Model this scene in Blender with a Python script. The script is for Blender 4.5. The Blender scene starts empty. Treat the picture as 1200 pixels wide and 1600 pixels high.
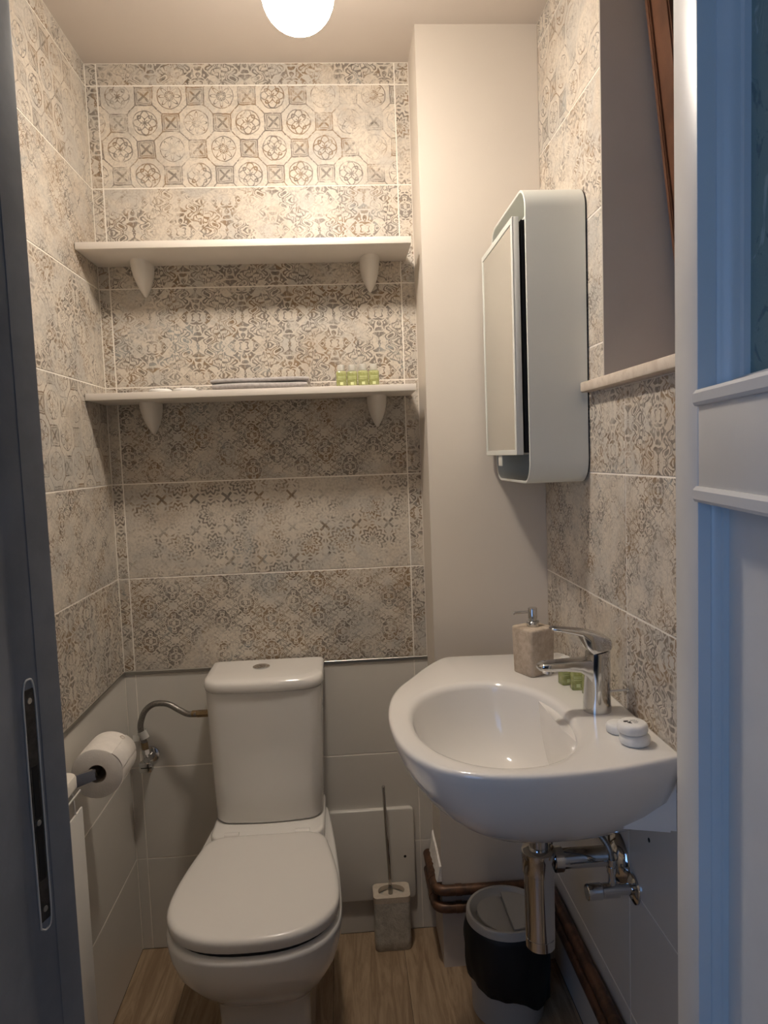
import bpy, bmesh, math, random
from mathutils import Vector, Matrix

random.seed(7)
scene = bpy.context.scene
COL = scene.collection
PI = math.pi

# ------------------------------------------------------------------ camera
CAM_POS = (0.0, 0.0, 1.33019)
CR = Vector((0.99735289, -0.06260315, -0.03698716))
CU = Vector((0.04171907, 0.07604855, 0.99623097))
CF = Vector((0.05955437, 0.99513691, -0.07845899))
cam_data = bpy.data.cameras.new('camera')
cam_data.sensor_fit = 'VERTICAL'
cam_data.sensor_height = 32.0
cam_data.lens = 1112.0 / 1600.0 * 32.0
cam_data.clip_start = 0.02
cam = bpy.data.objects.new('camera', cam_data)
COL.objects.link(cam)
M = Matrix((CR, CU, -CF)).transposed().to_4x4()
M.translation = Vector(CAM_POS)
cam.matrix_world = M
scene.camera = cam

# ------------------------------------------------------------------ world and exposure
world = bpy.data.worlds.new('world')
scene.world = world
world.use_nodes = True
bg = world.node_tree.nodes['Background']
bg.inputs['Color'].default_value = (0.28, 0.52, 1.0, 1)
bg.inputs['Strength'].default_value = 1.6
scene.view_settings.view_transform = 'Standard'
scene.view_settings.look = 'None'
scene.view_settings.gamma = 1.0
scene.view_settings.use_curve_mapping = False
scene.view_settings.exposure = 0.92
LAMP_STRENGTH = 62.0
LAMP_COLOR = (1.0, 0.89, 0.77)

# ------------------------------------------------------------------ sizes (metres)
XL, XR = -0.596, 0.509          # left and right tiled faces
YB, YC, YF = 1.902, 1.741, 0.70  # back wall, pipe chase front, front (door) wall
XC = 0.218                       # left face of the pipe chase
ZC = 2.335                       # ceiling
G1, G2 = -0.5677, 0.1812         # vertical joints on the back wall
TH = 0.25
ZR = [2.281 - TH * i for i in range(7)]   # joints of the patterned rows, ZR[6] = 0.781
ZW = [0.772, 0.515, 0.259, 0.0]           # white rows
YV = 1.246                       # vertical joint on the right wall
NY0, NY1 = 0.74, 1.34            # window recess
NZ0, NZ1 = 1.462, 2.335
XN = 0.80                        # back of the recess


# ------------------------------------------------------------------ node helpers
class Sk:
    """a shader value with arithmetic"""
    def __init__(s, nt, v):
        s.nt, s.v = nt, v

    def op(s, o, b=None, c=None):
        n = s.nt.nodes.new('ShaderNodeMath')
        n.operation = o
        for i, q in enumerate((s, b, c)):
            if q is None:
                continue
            q = q.v if isinstance(q, Sk) else q
            if isinstance(q, (int, float)):
                n.inputs[i].default_value = q
            else:
                s.nt.links.new(q, n.inputs[i])
        return Sk(s.nt, n.outputs[0])

    def __add__(s, b): return s.op('ADD', b)
    __radd__ = __add__
    def __sub__(s, b): return s.op('SUBTRACT', b)
    def __rsub__(s, b): return Sk(s.nt, b).op('SUBTRACT', s)
    def __mul__(s, b): return s.op('MULTIPLY', b)
    __rmul__ = __mul__
    def __truediv__(s, b): return s.op('DIVIDE', b)
    def sin(s): return s.op('SINE')
    def cos(s): return s.op('COSINE')
    def abs(s): return s.op('ABSOLUTE')
    def floor(s): return s.op('FLOOR')
    def max(s, b): return s.op('MAXIMUM', b)
    def min(s, b): return s.op('MINIMUM', b)
    def gt(s, b): return s.op('GREATER_THAN', b)
    def lt(s, b): return s.op('LESS_THAN', b)
    def sqrt(s): return s.op('SQRT')
    def atan2(s, b): return s.op('ARCTAN2', b)
    def mod(s, b): return s.op('FLOORED_MODULO', b)

    def ss(s, a, b, lo=0.0, hi=1.0):
        n = s.nt.nodes.new('ShaderNodeMapRange')
        n.interpolation_type = 'SMOOTHSTEP'
        s.nt.links.new(s.v, n.inputs[0])
        n.inputs[1].default_value = a
        n.inputs[2].default_value = b
        n.inputs[3].default_value = lo
        n.inputs[4].default_value = hi
        return Sk(s.nt, n.outputs[0])


def new_mat(name):
    m = bpy.data.materials.new(name)
    m.use_nodes = True
    nt = m.node_tree
    return m, nt, nt.nodes['Principled BSDF']


def noise(nt, vec, scale, detail=3.0, rough=0.5, dist=0.0):
    n = nt.nodes.new('ShaderNodeTexNoise')
    n.inputs['Scale'].default_value = scale
    n.inputs['Detail'].default_value = detail
    n.inputs['Roughness'].default_value = rough
    n.inputs['Distortion'].default_value = dist
    if vec is not None:
        nt.links.new(vec, n.inputs['Vector'])
    return Sk(nt, n.outputs[0])


def mixc(nt, fac, a, b):
    n = nt.nodes.new('ShaderNodeMix')
    n.data_type = 'RGBA'
    if isinstance(fac, Sk):
        nt.links.new(fac.v, n.inputs[0])
    else:
        n.inputs[0].default_value = fac
    for q, i in ((a, 6), (b, 7)):
        if isinstance(q, tuple):
            n.inputs[i].default_value = (q[0], q[1], q[2], 1)
        else:
            nt.links.new(q, n.inputs[i])
    return n.outputs[2]


def geo_pos(nt):
    return nt.nodes.new('ShaderNodeNewGeometry').outputs['Position']


def obj_co(nt):
    return nt.nodes.new('ShaderNodeTexCoord').outputs['Object']


def bump(nt, bsdf, h, strength, dist=0.001):
    b = nt.nodes.new('ShaderNodeBump')
    b.inputs['Strength'].default_value = strength
    b.inputs['Distance'].default_value = dist
    nt.links.new(h.v if isinstance(h, Sk) else h, b.inputs['Height'])
    nt.links.new(b.outputs[0], bsdf.inputs['Normal'])


def simple(name, col, rough=0.5, metal=0.0, var=0.0, vscale=8.0, bmp=0.0, bscale=80.0, coat=0.0, ior=None):
    m, nt, p = new_mat(name)
    p.inputs['Roughness'].default_value = rough
    p.inputs['Metallic'].default_value = metal
    p.inputs['Coat Weight'].default_value = coat
    if ior:
        p.inputs['IOR'].default_value = ior
    co = obj_co(nt)
    nz = noise(nt, co, vscale, 5, 0.6)
    a = tuple(min(1, c * (1 + var)) for c in col)
    b = tuple(c * (1 - var) for c in col)
    nt.links.new(mixc(nt, nz.ss(0.3, 0.7), b, a), p.inputs['Base Color'])
    if bmp:
        bump(nt, p, noise(nt, co, bscale, 4, 0.6), bmp, 0.002)
    return m


# ------------------------------------------------------------------ patterned tile material
def pattern_ink(nt, kind, u, v):
    if kind == 'octagon':
        c = 0.0645
        U, V = u / c, v / c
        iu, iv = U.floor(), V.floor()
        fu, fv = U - iu - 0.5, V - iv - 0.5
        odd = (iu + iv).mod(2.0).gt(0.5)
        au, av = fu.abs(), fv.abs()
        mxx = au.max(av)
        dg = (au - av).abs()
        inside = mxx.lt(0.32)
        l1 = ((mxx - 0.33).abs()).lt(0.026)
        l1b = ((mxx - 0.255).abs()).lt(0.013)
        l2 = dg.lt(0.03) * mxx.gt(0.32)
        xm = dg.lt(0.055) * mxx.lt(0.21)
        oddi = (l1.max(l2)).max(l1b).max(xm).max(inside * 0.30) * odd
        r = (fu * fu + fv * fv).sqrt()
        th = fv.atan2(fu)
        c8 = (th * 8.0).cos()
        c4 = (th * 4.0).cos()
        a1 = (r - (c8 * 0.13 + 0.28)).abs().lt(0.030)
        a2 = (r - (c8 * 0.05 + 0.12)).abs().lt(0.035)
        b1 = (r - (c4 * 0.10 + 0.36)).abs().lt(0.030)
        b2 = (r - (c4 * -0.11 + 0.25)).abs().lt(0.036)
        b3 = (r - (c8 * 0.05 + 0.10)).lt(0.0)
        ring = (r - 0.47).abs().lt(0.018)
        wn = nt.nodes.new('ShaderNodeTexWhiteNoise')
        wn.noise_dimensions = '2D'
        cv = nt.nodes.new('ShaderNodeCombineXYZ')
        nt.links.new(iu.v, cv.inputs[0])
        nt.links.new(iv.v, cv.inputs[1])
        nt.links.new(cv.outputs[0], wn.inputs['Vector'])
        sel = Sk(nt, wn.outputs['Value']).gt(0.5)
        fl = (a1.max(a2)) * sel + (b1.max(b2).max(b3)) * (1.0 - sel)
        even = (fl.max(ring)) * (1.0 - odd)
        return oddi.max(even)
    if kind in ('scroll', 'damask'):
        P, Q = (0.118, 0.150) if kind == 'scroll' else (0.064, 0.092)
        U = u / P
        iu = U.floor()
        V = v / Q + iu.mod(2.0) * 0.5
        fu = (U - iu - 0.5).abs() * P
        fv = (V - V.floor() - 0.5).abs() * Q
        cv = nt.nodes.new('ShaderNodeCombineXYZ')
        nt.links.new(fu.v, cv.inputs[0])
        nt.links.new(fv.v, cv.inputs[1])
        nz = noise(nt, cv.outputs[0], 52.0 if kind == 'scroll' else 80.0, 0.6, 0.4, 0.9)
        k = ((nz * (26.0 if kind == 'scroll' else 24.0)).sin()).ss(-0.15, 0.2)
        if kind == 'scroll':
            return k
        h = (u * (2 * PI / P)).cos() * 1.0 + (V * (2 * PI)).cos()
        frame = ((h + 0.55).abs().lt(0.11)).max((h + 0.95).abs().lt(0.06))
        return k.max(frame)
    # medallion
    c = 0.085
    U, V = u / c, v / c
    fu, fv = U - U.floor() - 0.5, V - V.floor() - 0.5
    r = (fu * fu + fv * fv).sqrt()
    th = fv.atan2(fu)
    k = ((r * 42.0 + (th * 12.0).cos() * 1.7).sin()).gt(0.1) * r.lt(0.47)
    e = (fu.abs() - fv.abs()).abs().lt(0.05) * r.gt(0.5)
    return k.max(e)


def tile_mat(kind):
    m, nt, p = new_mat('patterned_tile_' + kind)
    uv = nt.nodes.new('ShaderNodeUVMap')
    uv.uv_map = 'UVMap'
    sx = nt.nodes.new('ShaderNodeSeparateXYZ')
    nt.links.new(uv.outputs[0], sx.inputs[0])

    def attr(nm):
        a = nt.nodes.new('ShaderNodeAttribute')
        a.attribute_type = 'OBJECT'
        a.attribute_name = nm
        return Sk(nt, a.outputs['Fac'])
    seed, wear, tone = attr('tile_seed'), attr('tile_wear'), attr('tile_tone')
    u0, v0 = Sk(nt, sx.outputs[0]), Sk(nt, sx.outputs[1])
    cv = nt.nodes.new('ShaderNodeCombineXYZ')
    nt.links.new(u0.v, cv.inputs[0])
    nt.links.new(v0.v, cv.inputs[1])
    nt.links.new((seed * 7.31).v, cv.inputs[2])
    P = cv.outputs[0]
    w1 = noise(nt, P, 40, 2, 0.5) - 0.5
    w2 = noise(nt, P, 47, 2, 0.5) - 0.5
    u = u0 + seed * 0.137 + w1 * 0.006
    v = v0 + seed * 0.071 + w2 * 0.006
    ink = pattern_ink(nt, kind, u, v)
    # wear: broad worn areas, then fine flaking
    big = noise(nt, P, 7.0, 5, 0.62, 0.6)
    fine = noise(nt, P, 120.0, 4, 0.7)
    mid = noise(nt, P, 36.0, 5, 0.65, 0.5)
    keep = (big + (fine - 0.5) * 0.34 + (mid - 0.5) * 0.42 - wear).ss(0.37, 0.58)
    flake = (fine * 0.55 + mid * 0.45).ss(0.36, 0.48)
    inkv = ink * (keep * 0.86 + 0.14) * (flake * 0.80 + 0.20)
    # worn ground: mottled plaster look
    scr = noise(nt, P, 75.0, 6, 0.72, 1.6).ss(0.47, 0.60)
    n2 = noise(nt, P, 9.0, 4, 0.6, 0.8)
    n3 = noise(nt, P, 5.0, 3, 0.6, 1.2)
    cream, sand = (0.640, 0.575, 0.485), (0.520, 0.440, 0.350)
    greyc = (0.520, 0.490, 0.440)
    base = mixc(nt, n2.ss(0.42, 0.66), cream, greyc)
    base = mixc(nt, n3.ss(0.50, 0.70) * 0.75, base, sand)
    base = mixc(nt, scr * 0.42, base, (0.36, 0.32, 0.275))
    n4 = noise(nt, P, 11.0, 4, 0.6, 0.7)
    n5 = noise(nt, P, 6.3, 4, 0.6, 0.9)
    inkc = mixc(nt, n4.ss(0.46, 0.60), (0.195, 0.166, 0.140), (0.245, 0.160, 0.088))
    inkc = mixc(nt, n5.ss(0.57, 0.68) * 0.8, inkc, (0.285, 0.300, 0.295))
    inkc = mixc(nt, (mid.ss(0.54, 0.66) * fine.ss(0.42, 0.58)) * 0.75, inkc, (0.075, 0.060, 0.048))
    col = mixc(nt, inkv * 0.94, base, inkc)
    hsv = nt.nodes.new('ShaderNodeHueSaturation')
    nt.links.new(tone.v, hsv.inputs['Value'])
    nt.links.new(col, hsv.inputs['Color'])
    nt.links.new(hsv.outputs[0], p.inputs['Base Color'])
    p.inputs['Roughness'].default_value = 0.48
    bump(nt, p, inkv * -0.5 + fine * 0.3, 0.25, 0.0006)
    return m


MT = {k: tile_mat(k) for k in ('octagon', 'scroll', 'damask', 'medallion')}
MATS = {}
MATS['white_tile'] = simple('white_tile', (0.66, 0.63, 0.575), 0.22, 0, 0.02, 3)
MATS['grout'] = simple('grout', (0.86, 0.81, 0.735), 0.85, 0, 0.05, 30)
MATS['paint'] = simple('wall_paint', (0.640, 0.580, 0.505), 0.62, 0, 0.02, 2.5, 0.05, 220)
MATS['ceiling'] = simple('ceiling_paint', (0.60, 0.535, 0.475), 0.75, 0, 0.02, 2, 0.05, 200)
MATS['ceramic'] = simple('ceramic_glaze', (0.80, 0.775, 0.735), 0.10, 0, 0.0, 4, coat=0.4)
MATS['seat'] = simple('seat_plastic', (0.76, 0.73, 0.69), 0.22, 0, 0.0, 4)
MATS['shelf'] = simple('shelf_laminate', (0.74, 0.685, 0.62), 0.42, 0, 0.02, 6)
MATS['plastic'] = simple('white_plastic', (0.74, 0.70, 0.64), 0.35)
MATS['lacquer'] = simple('cabinet_lacquer', (0.665, 0.675, 0.625), 0.38)
MATS['chrome'] = simple('chrome', (0.62, 0.62, 0.62), 0.10, 1.0)
MATS['brushed'] = simple('brushed_metal', (0.42, 0.41, 0.38), 0.32, 1.0, 0.06, 40)
MATS['braid'] = simple('braided_steel', (0.30, 0.285, 0.265), 0.35, 1.0, 0.25, 400, 0.3, 500)
MATS['dark'] = simple('dark_gap', (0.012, 0.011, 0.010), 0.8)
MATS['black_plastic'] = simple('black_bag', (0.005, 0.005, 0.006), 0.6, 0, 0.2, 12, 0.5, 26)
MATS['door_paint'] = simple('white_door_paint', (0.66, 0.65, 0.63), 0.38, 0, 0.03, 9, 0.06, 60)
MATS['frame_tone'] = simple('blue_grey_frame', (0.205, 0.222, 0.255), 0.42, 0, 0.10, 14, 0.12, 50)  # blue-grey all over, darker than the door leaf
MATS['brass'] = simple('old_brass', (0.30, 0.22, 0.13), 0.42, 1.0, 0.2, 40)
MATS['towel'] = simple('grey_terry', (0.43, 0.40, 0.39), 0.95, 0, 0.14, 160, 0.06, 500)
MATS['paper'] = simple('toilet_paper', (0.80, 0.755, 0.70), 0.92, 0, 0.03, 60, 0.3, 300)
MATS['card'] = simple('cardboard_core', (0.30, 0.255, 0.21), 0.9)
MATS['soap'] = simple('wrapped_soap', (0.80, 0.79, 0.76), 0.5, 0, 0.04, 90, 0.3, 160)
MATS['print'] = simple('black_print', (0.02, 0.02, 0.02), 0.6)
MATS['bin'] = simple('bin_plastic', (0.42, 0.41, 0.385), 0.42)
MATS['mirror'] = simple('mirror_silver', (0.74, 0.745, 0.70), 0.02, 1.0)
MATS['plaster'] = simple('rough_plaster', (0.84, 0.80, 0.74), 0.9, 0, 0.08, 30, 0.8, 120)
MATS['cream_enamel'] = simple('radiator_enamel', (0.78, 0.74, 0.67), 0.3)
MATS['rad_white'] = simple('radiator_white', (0.72, 0.70, 0.66), 0.3)
MATS['rad_dark'] = simple('radiator_inside', (0.10, 0.095, 0.085), 0.7)
MATS['wood_red'] = simple('brown_window_wood', (0.115, 0.050, 0.026), 0.38, 0, 0.25, 14, 0.15, 40)


def copper_mat():
    m, nt, p = new_mat('old_copper')
    co = obj_co(nt)
    n = noise(nt, co, 26, 5, 0.65, 0.6)
    c = mixc(nt, n.ss(0.40, 0.62), (0.075, 0.040, 0.024), (0.16, 0.078, 0.042))
    nt.links.new(c, p.inputs['Base Color'])
    p.inputs['Roughness'].default_value = 0.42
    p.inputs['Metallic'].default_value = 0.35
    return m


MATS['copper'] = copper_mat()


def stone_mat(name, a, b, sc, bmp):
    m, nt, p = new_mat(name)
    co = obj_co(nt)
    n = noise(nt, co, sc, 6, 0.7, 0.4)
    sp = noise(nt, co, sc * 5, 3, 0.7)
    c = mixc(nt, n.ss(0.35, 0.65), a, b)
    c = mixc(nt, sp.ss(0.60, 0.72) * 0.4, c, tuple(q * 0.6 for q in a))
    nt.links.new(c, p.inputs['Base Color'])
    p.inputs['Roughness'].default_value = 0.8
    bump(nt, p, n + sp * 0.4, bmp, 0.004)
    return m


MATS['sandstone'] = stone_mat('sandstone_resin', (0.42, 0.335, 0.25), (0.55, 0.46, 0.36), 55, 0.35)
MATS['sandstone_top'] = stone_mat('sandstone_top', (0.56, 0.48, 0.38), (0.63, 0.55, 0.45), 60, 0.1)
MATS['rough_stone'] = stone_mat('rough_stone', (0.46, 0.43, 0.37), (0.62, 0.585, 0.51), 42, 1.0)
MATS['sill_stone'] = stone_mat('sill_stone', (0.55, 0.46, 0.375), (0.66, 0.58, 0.49), 20, 0.06)


def wood_mat():
    m, nt, p = new_mat('oak_plank')
    uv = nt.nodes.new('ShaderNodeTexCoord').outputs['Object']
    oi = nt.nodes.new('ShaderNodeObjectInfo')
    rnd = Sk(nt, oi.outputs['Random'])
    mp = nt.nodes.new('ShaderNodeMapping')
    mp.inputs['Scale'].default_value = (1.0, 0.10, 1.0)
    cv = nt.nodes.new('ShaderNodeCombineXYZ')
    nt.links.new((rnd * 9.0).v, cv.inputs[2])
    nt.links.new((rnd * 5.0).v, cv.inputs[1])
    nt.links.new(cv.outputs[0], mp.inputs['Location'])
    nt.links.new(uv, mp.inputs['Vector'])
    g = noise(nt, mp.outputs[0], 38, 6, 0.65, 1.2)
    f = noise(nt, mp.outputs[0], 190, 3, 0.6)
    b = noise(nt, mp.outputs[0], 9, 3, 0.5, 0.6)
    c = mixc(nt, g.ss(0.35, 0.66), (0.255, 0.170, 0.100), (0.42, 0.305, 0.195))
    c = mixc(nt, b.ss(0.55, 0.75) * 0.6, c, (0.21, 0.135, 0.075))
    c = mixc(nt, f.ss(0.5, 0.7) * 0.25, c, (0.16, 0.10, 0.055))
    nt.links.new(c, p.inputs['Base Color'])
    p.inputs['Roughness'].default_value = 0.42
    bump(nt, p, g + f * 0.5, 0.15, 0.0008)
    return m


MATS['wood'] = wood_mat()


def glass_mat(name, col, rough, ior=1.45):
    m, nt, p = new_mat(name)
    p.inputs['Base Color'].default_value = (*col, 1)
    p.inputs['Transmission Weight'].default_value = 1.0
    p.inputs['Roughness'].default_value = rough
    p.inputs['IOR'].default_value = ior
    return m


MATS['clear'] = glass_mat('clear_plastic', (0.93, 0.95, 0.92), 0.06, 1.2)
MATS['frosted'] = glass_mat('frosted_cap', (0.93, 0.92, 0.87), 0.45, 1.3)
MATS['frosted'].node_tree.nodes['Principled BSDF'].inputs['Transmission Weight'].default_value = 0.55
MATS['pane'] = glass_mat('window_glass', (0.85, 0.90, 0.88), 0.02)


def green_mat():
    m, nt, p = new_mat('green_shower_gel')
    co = obj_co(nt)
    n = noise(nt, co, 90, 3, 0.5)
    c = mixc(nt, n.ss(0.4, 0.65), (0.44, 0.47, 0.17), (0.57, 0.60, 0.28))
    nt.links.new(c, p.inputs['Base Color'])
    p.inputs['Transmission Weight'].default_value = 0.45
    p.inputs['Roughness'].default_value = 0.15
    return m


MATS['green'] = green_mat()
MATS['bottle_label'] = simple('bottle_print', (0.66, 0.70, 0.38), 0.4)


def ornament_glass():
    m, nt, p = new_mat('ornamental_door_glass')
    co = obj_co(nt)
    n = noise(nt, co, 17, 4, 0.6, 2.2)
    c = mixc(nt, n.ss(0.56, 0.62), (0.20, 0.31, 0.29), (0.11, 0.19, 0.19))
    c = mixc(nt, noise(nt, co, 13, 3, 0.6, 2.5).ss(0.63, 0.68), c, (0.34, 0.46, 0.44))
    nt.links.new(c, p.inputs['Base Color'])
    p.inputs['Roughness'].default_value = 0.22
    p.inputs['Transmission Weight'].default_value = 0.25
    bump(nt, p, n, 0.6, 0.003)
    return m


MATS['ornament_glass'] = ornament_glass()


def lamp_mat():
    m = bpy.data.materials.new('lit_opal_glass')
    m.use_nodes = True
    nt = m.node_tree
    for n in list(nt.nodes):
        nt.nodes.remove(n)
    e = nt.nodes.new('ShaderNodeEmission')
    o = nt.nodes.new('ShaderNodeOutputMaterial')
    e.inputs['Color'].default_value = (*LAMP_COLOR, 1)
    # foot of the globe made to glow more, to lift the lower room
    sx = nt.nodes.new('ShaderNodeSeparateXYZ')
    nt.links.new(nt.nodes.new('ShaderNodeNewGeometry').outputs['Normal'], sx.inputs[0])
    dn = (Sk(nt, sx.outputs[2]) * -1.0).max(0.0)
    nt.links.new(((dn * dn * 2.3 + 0.32) * LAMP_STRENGTH).v, e.inputs['Strength'])
    nt.links.new(e.outputs[0], o.inputs[0])
    return m


MATS['lamp'] = lamp_mat()


# ------------------------------------------------------------------ object helpers
def link(name, me, mat=None, parent=None, smooth=False):
    o = bpy.data.objects.new(name, me)
    COL.objects.link(o)
    if mat is not None:
        me.materials.append(MATS[mat] if isinstance(mat, str) else mat)
    if parent is not None:
        o.parent = parent
    if smooth:
        for p in me.polygons:
            p.use_smooth = True
        if smooth != 'all':
            try:
                me.set_sharp_from_angle(angle=math.radians(smooth if smooth is not True else 40))
            except Exception:
                pass
    return o


def from_bm(name, bm, mat=None, parent=None, smooth=False):
    me = bpy.data.meshes.new(name)
    bmesh.ops.recalc_face_normals(bm, faces=bm.faces)
    bm.to_mesh(me)
    bm.free()
    return link(name, me, mat, parent, smooth)


def thing(name, label, cat, loc=(0, 0, 0), group=None):
    o = bpy.data.objects.new(name, None)
    o.empty_display_size = 0.05
    COL.objects.link(o)
    o.location = loc
    tag(o, label, cat, group)
    return o


def tag(o, label, cat, group=None):
    o['label'] = label
    o['category'] = cat
    if group:
        o['group'] = group
    return o


def struct(o, label=None):
    o['kind'] = 'structure'
    if label:
        o['label'] = label
    return o


def bm_box(bm, x0, x1, y0, y1, z0, z1, bev=0.0, seg=2, mat=None):
    vs = [bm.verts.new((x, y, z)) for x in (x0, x1) for y in (y0, y1) for z in (z0, z1)]
    idx = ((0, 1, 3, 2), (4, 6, 7, 5), (0, 4, 5, 1), (2, 3, 7, 6), (0, 2, 6, 4), (1, 5, 7, 3))
    fs = [bm.faces.new([vs[i] for i in f]) for f in idx]
    if mat is not None:
        for v in vs:
            v.co = mat @ v.co
    if bev:
        es = list({e for f in fs for e in f.edges})
        bmesh.ops.bevel(bm, geom=es, offset=bev, segments=seg, profile=0.5, affect='EDGES', clamp_overlap=True)


def box(name, b, mat, parent=None, bev=0.0, seg=2, smooth=False, m4=None):
    bm = bmesh.new()
    bm_box(bm, *b, bev=bev, seg=seg, mat=m4)
    return from_bm(name, bm, mat, parent, smooth or (35 if bev else False))


def bm_loft(bm, rings, closed=True, cap0=True, cap1=True):
    vr = [[bm.verts.new(p) for p in r] for r in rings]
    n = len(rings[0])
    for a, b in zip(vr[:-1], vr[1:]):
        for i in range(n if closed else n - 1):
            j = (i + 1) % n
            bm.faces.new((a[i], a[j], b[j], b[i]))
    if cap0:
        bm.faces.new(list(reversed(vr[0])))
    if cap1:
        bm.faces.new(vr[-1])
    return vr


def circle(c, r, axis, n=24):
    """ring of n points round an axis vector"""
    ax = Vector(axis).normalized()
    t = Vector((0, 0, 1)) if abs(ax.z) < 0.9 else Vector((1, 0, 0))
    a = ax.cross(t).normalized()
    b = ax.cross(a).normalized()
    c = Vector(c)
    return [c + a * (r * math.cos(2 * PI * i / n)) + b * (r * math.sin(2 * PI * i / n)) for i in range(n)]


def lathe(name, prof, c, axis, mat, parent=None, n=32, smooth=True, cap0=True, cap1=True):
    """prof: list of (distance along the axis, radius)"""
    ax = Vector(axis).normalized()
    bm = bmesh.new()
    bm_loft(bm, [circle(Vector(c) + ax * d, max(r, 1e-4), ax, n) for d, r in prof], True, cap0, cap1)
    return from_bm(name, bm, mat, parent, smooth)


def smooth_path(pts, sub=10):
    """Catmull-Rom through the points"""
    P = [Vector(p) for p in pts]
    P = [P[0] * 2 - P[1]] + P + [P[-1] * 2 - P[-2]]
    out = []
    for i in range(1, len(P) - 2):
        for k in range(sub):
            t = k / sub
            a, b, c, d = P[i - 1], P[i], P[i + 1], P[i + 2]
            out.append(0.5 * ((2 * b) + (c - a) * t + (2 * a - 5 * b + 4 * c - d) * t * t + (3 * b - a - 3 * c + d) * t ** 3))
    out.append(P[-2])
    return out


def round_path(pts, rad, sub=6):
    """polyline with rounded corners"""
    P = [Vector(p) for p in pts]
    out = [P[0]]
    for i in range(1, len(P) - 1):
        a = (P[i - 1] - P[i]).normalized()
        b = (P[i + 1] - P[i]).normalized()
        s, e = P[i] + a * rad, P[i] + b * rad
        for k in range(sub + 1):
            t = k / sub
            out.append(s * (1 - t) ** 2 + P[i] * 2 * t * (1 - t) + e * t * t)
    out.append(P[-1])
    return out


def bm_tube(bm, path, r, n=12):
    rings = []
    prev = None
    for i, p in enumerate(path):
        d = (path[min(i + 1, len(path) - 1)] - path[max(i - 1, 0)]).normalized()
        if prev is None:
            t = Vector((0, 0, 1)) if abs(d.z) < 0.9 else Vector((1, 0, 0))
            a = d.cross(t).normalized()
        else:
            a = (prev - d * prev.dot(d)).normalized()
        prev = a
        b = d.cross(a)
        rr = r(i / (len(path) - 1)) if callable(r) else r
        rings.append([p + a * (rr * math.cos(2 * PI * k / n)) + b * (rr * math.sin(2 * PI * k / n)) for k in range(n)])
    bm_loft(bm, rings)


def tube(name, path, r, mat, parent=None, n=12):
    bm = bmesh.new()
    bm_tube(bm, [Vector(p) for p in path], r, n)
    return from_bm(name, bm, mat, parent, 50)


def rrect(cx, cy, w, d, r, n=6):
    """rounded rectangle in 2D, counter-clockwise"""
    pts = []
    for (sx, sy, a0) in ((1, 1, 0), (-1, 1, PI / 2), (-1, -1, PI), (1, -1, 1.5 * PI)):
        ox, oy = cx + sx * (w / 2 - r), cy + sy * (d / 2 - r)
        for k in range(n + 1):
            a = a0 + PI / 2 * k / n
            pts.append((ox + r * math.cos(a), oy + r * math.sin(a)))
    return pts


def rot2(pts, c, a):
    ca, sa = math.cos(a), math.sin(a)
    return [(c[0] + (x - c[0]) * ca - (y - c[1]) * sa, c[1] + (x - c[0]) * sa + (y - c[1]) * ca) for x, y in pts]


# ------------------------------------------------------------------ room shell
GB = 0.0009       # grout sits this far behind the tile faces


def wall(name, boxes, mat, label):
    bm = bmesh.new()
    for b in boxes:
        bm_box(bm, *b)
    return struct(from_bm(name, bm, mat), label)


floor = wall('floor', [(-0.75, 0.95, 0.55, 2.0, -0.06, -0.0015), (-1.05, 1.0, -2.65, 0.55, -0.06, -0.0015)], 'dark', 'oak plank floor')
ceiling = wall('ceiling', [(-0.75, 0.95, 0.60, 2.0, ZC, ZC + 0.08), (-1.05, 1.0, -2.65, 0.60, 2.45, 2.53)], 'ceiling', 'off-white painted ceiling')
wall_back = wall('wall_back', [(-0.75, 0.95, YB + GB, 2.0, 0, ZC)], 'grout', 'back wall of patterned tiles above white tiles')
wall_left = wall('wall_left', [(-0.75, XL - GB, YF, YB + GB, 0, ZC)], 'grout', 'left wall of patterned tiles above white tiles')
wall_right = wall('wall_right', [(XR + GB, 0.95, NY1, YB + GB, 0, ZC), (XR + GB, 0.95, YF, NY1, 0, NZ0 - 0.022),
                                 (XR + GB, 0.95, YF, NY0, NZ0 - 0.022, ZC), (XN, 0.95, NY0, NY1, NZ0 - 0.022, ZC)], 'grout',
                  'right wall of patterned tiles with a window recess')
wall_chase = wall('wall_chase', [(XC, XR, YC, YB, 0, ZC)], 'paint', 'beige painted pipe chase in the corner')
bm = bmesh.new()
JL, JR = -0.282, 0.346           # door opening
wall_front = wall('wall_front', [(-0.95, JL - 0.03, 0.62, YF, 0, 2.53), (JR + 0.03, 0.95, 0.62, YF, 0, 2.53), (JL - 0.03, JR + 0.03, 0.62, YF, 2.08, 2.53)],
                  'paint', 'wall around the doorway')
MATS['hall_paint'] = simple('hallway_paint', (0.11, 0.10, 0.09), 0.7, 0, 0.04, 3)  # unseen hallway closed in and kept dark to limit light on the jamb
HY0, HY1, HZ0, HZ1 = -1.55, -0.25, 0.75, 2.15     # unseen window in the left hall wall, placed to steer daylight past the jamb
wall_hall_left = wall('wall_hall_left', [(-1.05, -0.95, -2.65, HY0, 0, 2.45), (-1.05, -0.95, HY1, 0.70, 0, 2.45), (-1.05, -0.95, HY0, HY1, 0, HZ0), (-1.05, -0.95, HY0, HY1, HZ1, 2.45)],
                      'hall_paint', 'unseen hallway wall with its window')
wall_hall_right = wall('wall_hall_right', [(0.95, 1.0, -2.65, 0.70, 0, 2.45)], 'hall_paint', 'unseen hallway wall right of the doorway')
wall_hall_back = wall('wall_hall_back', [(-1.0, 1.0, -2.70, -2.65, 0, 2.45)], 'hall_paint', 'unseen end wall of the hallway')
bm = bmesh.new()
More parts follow.
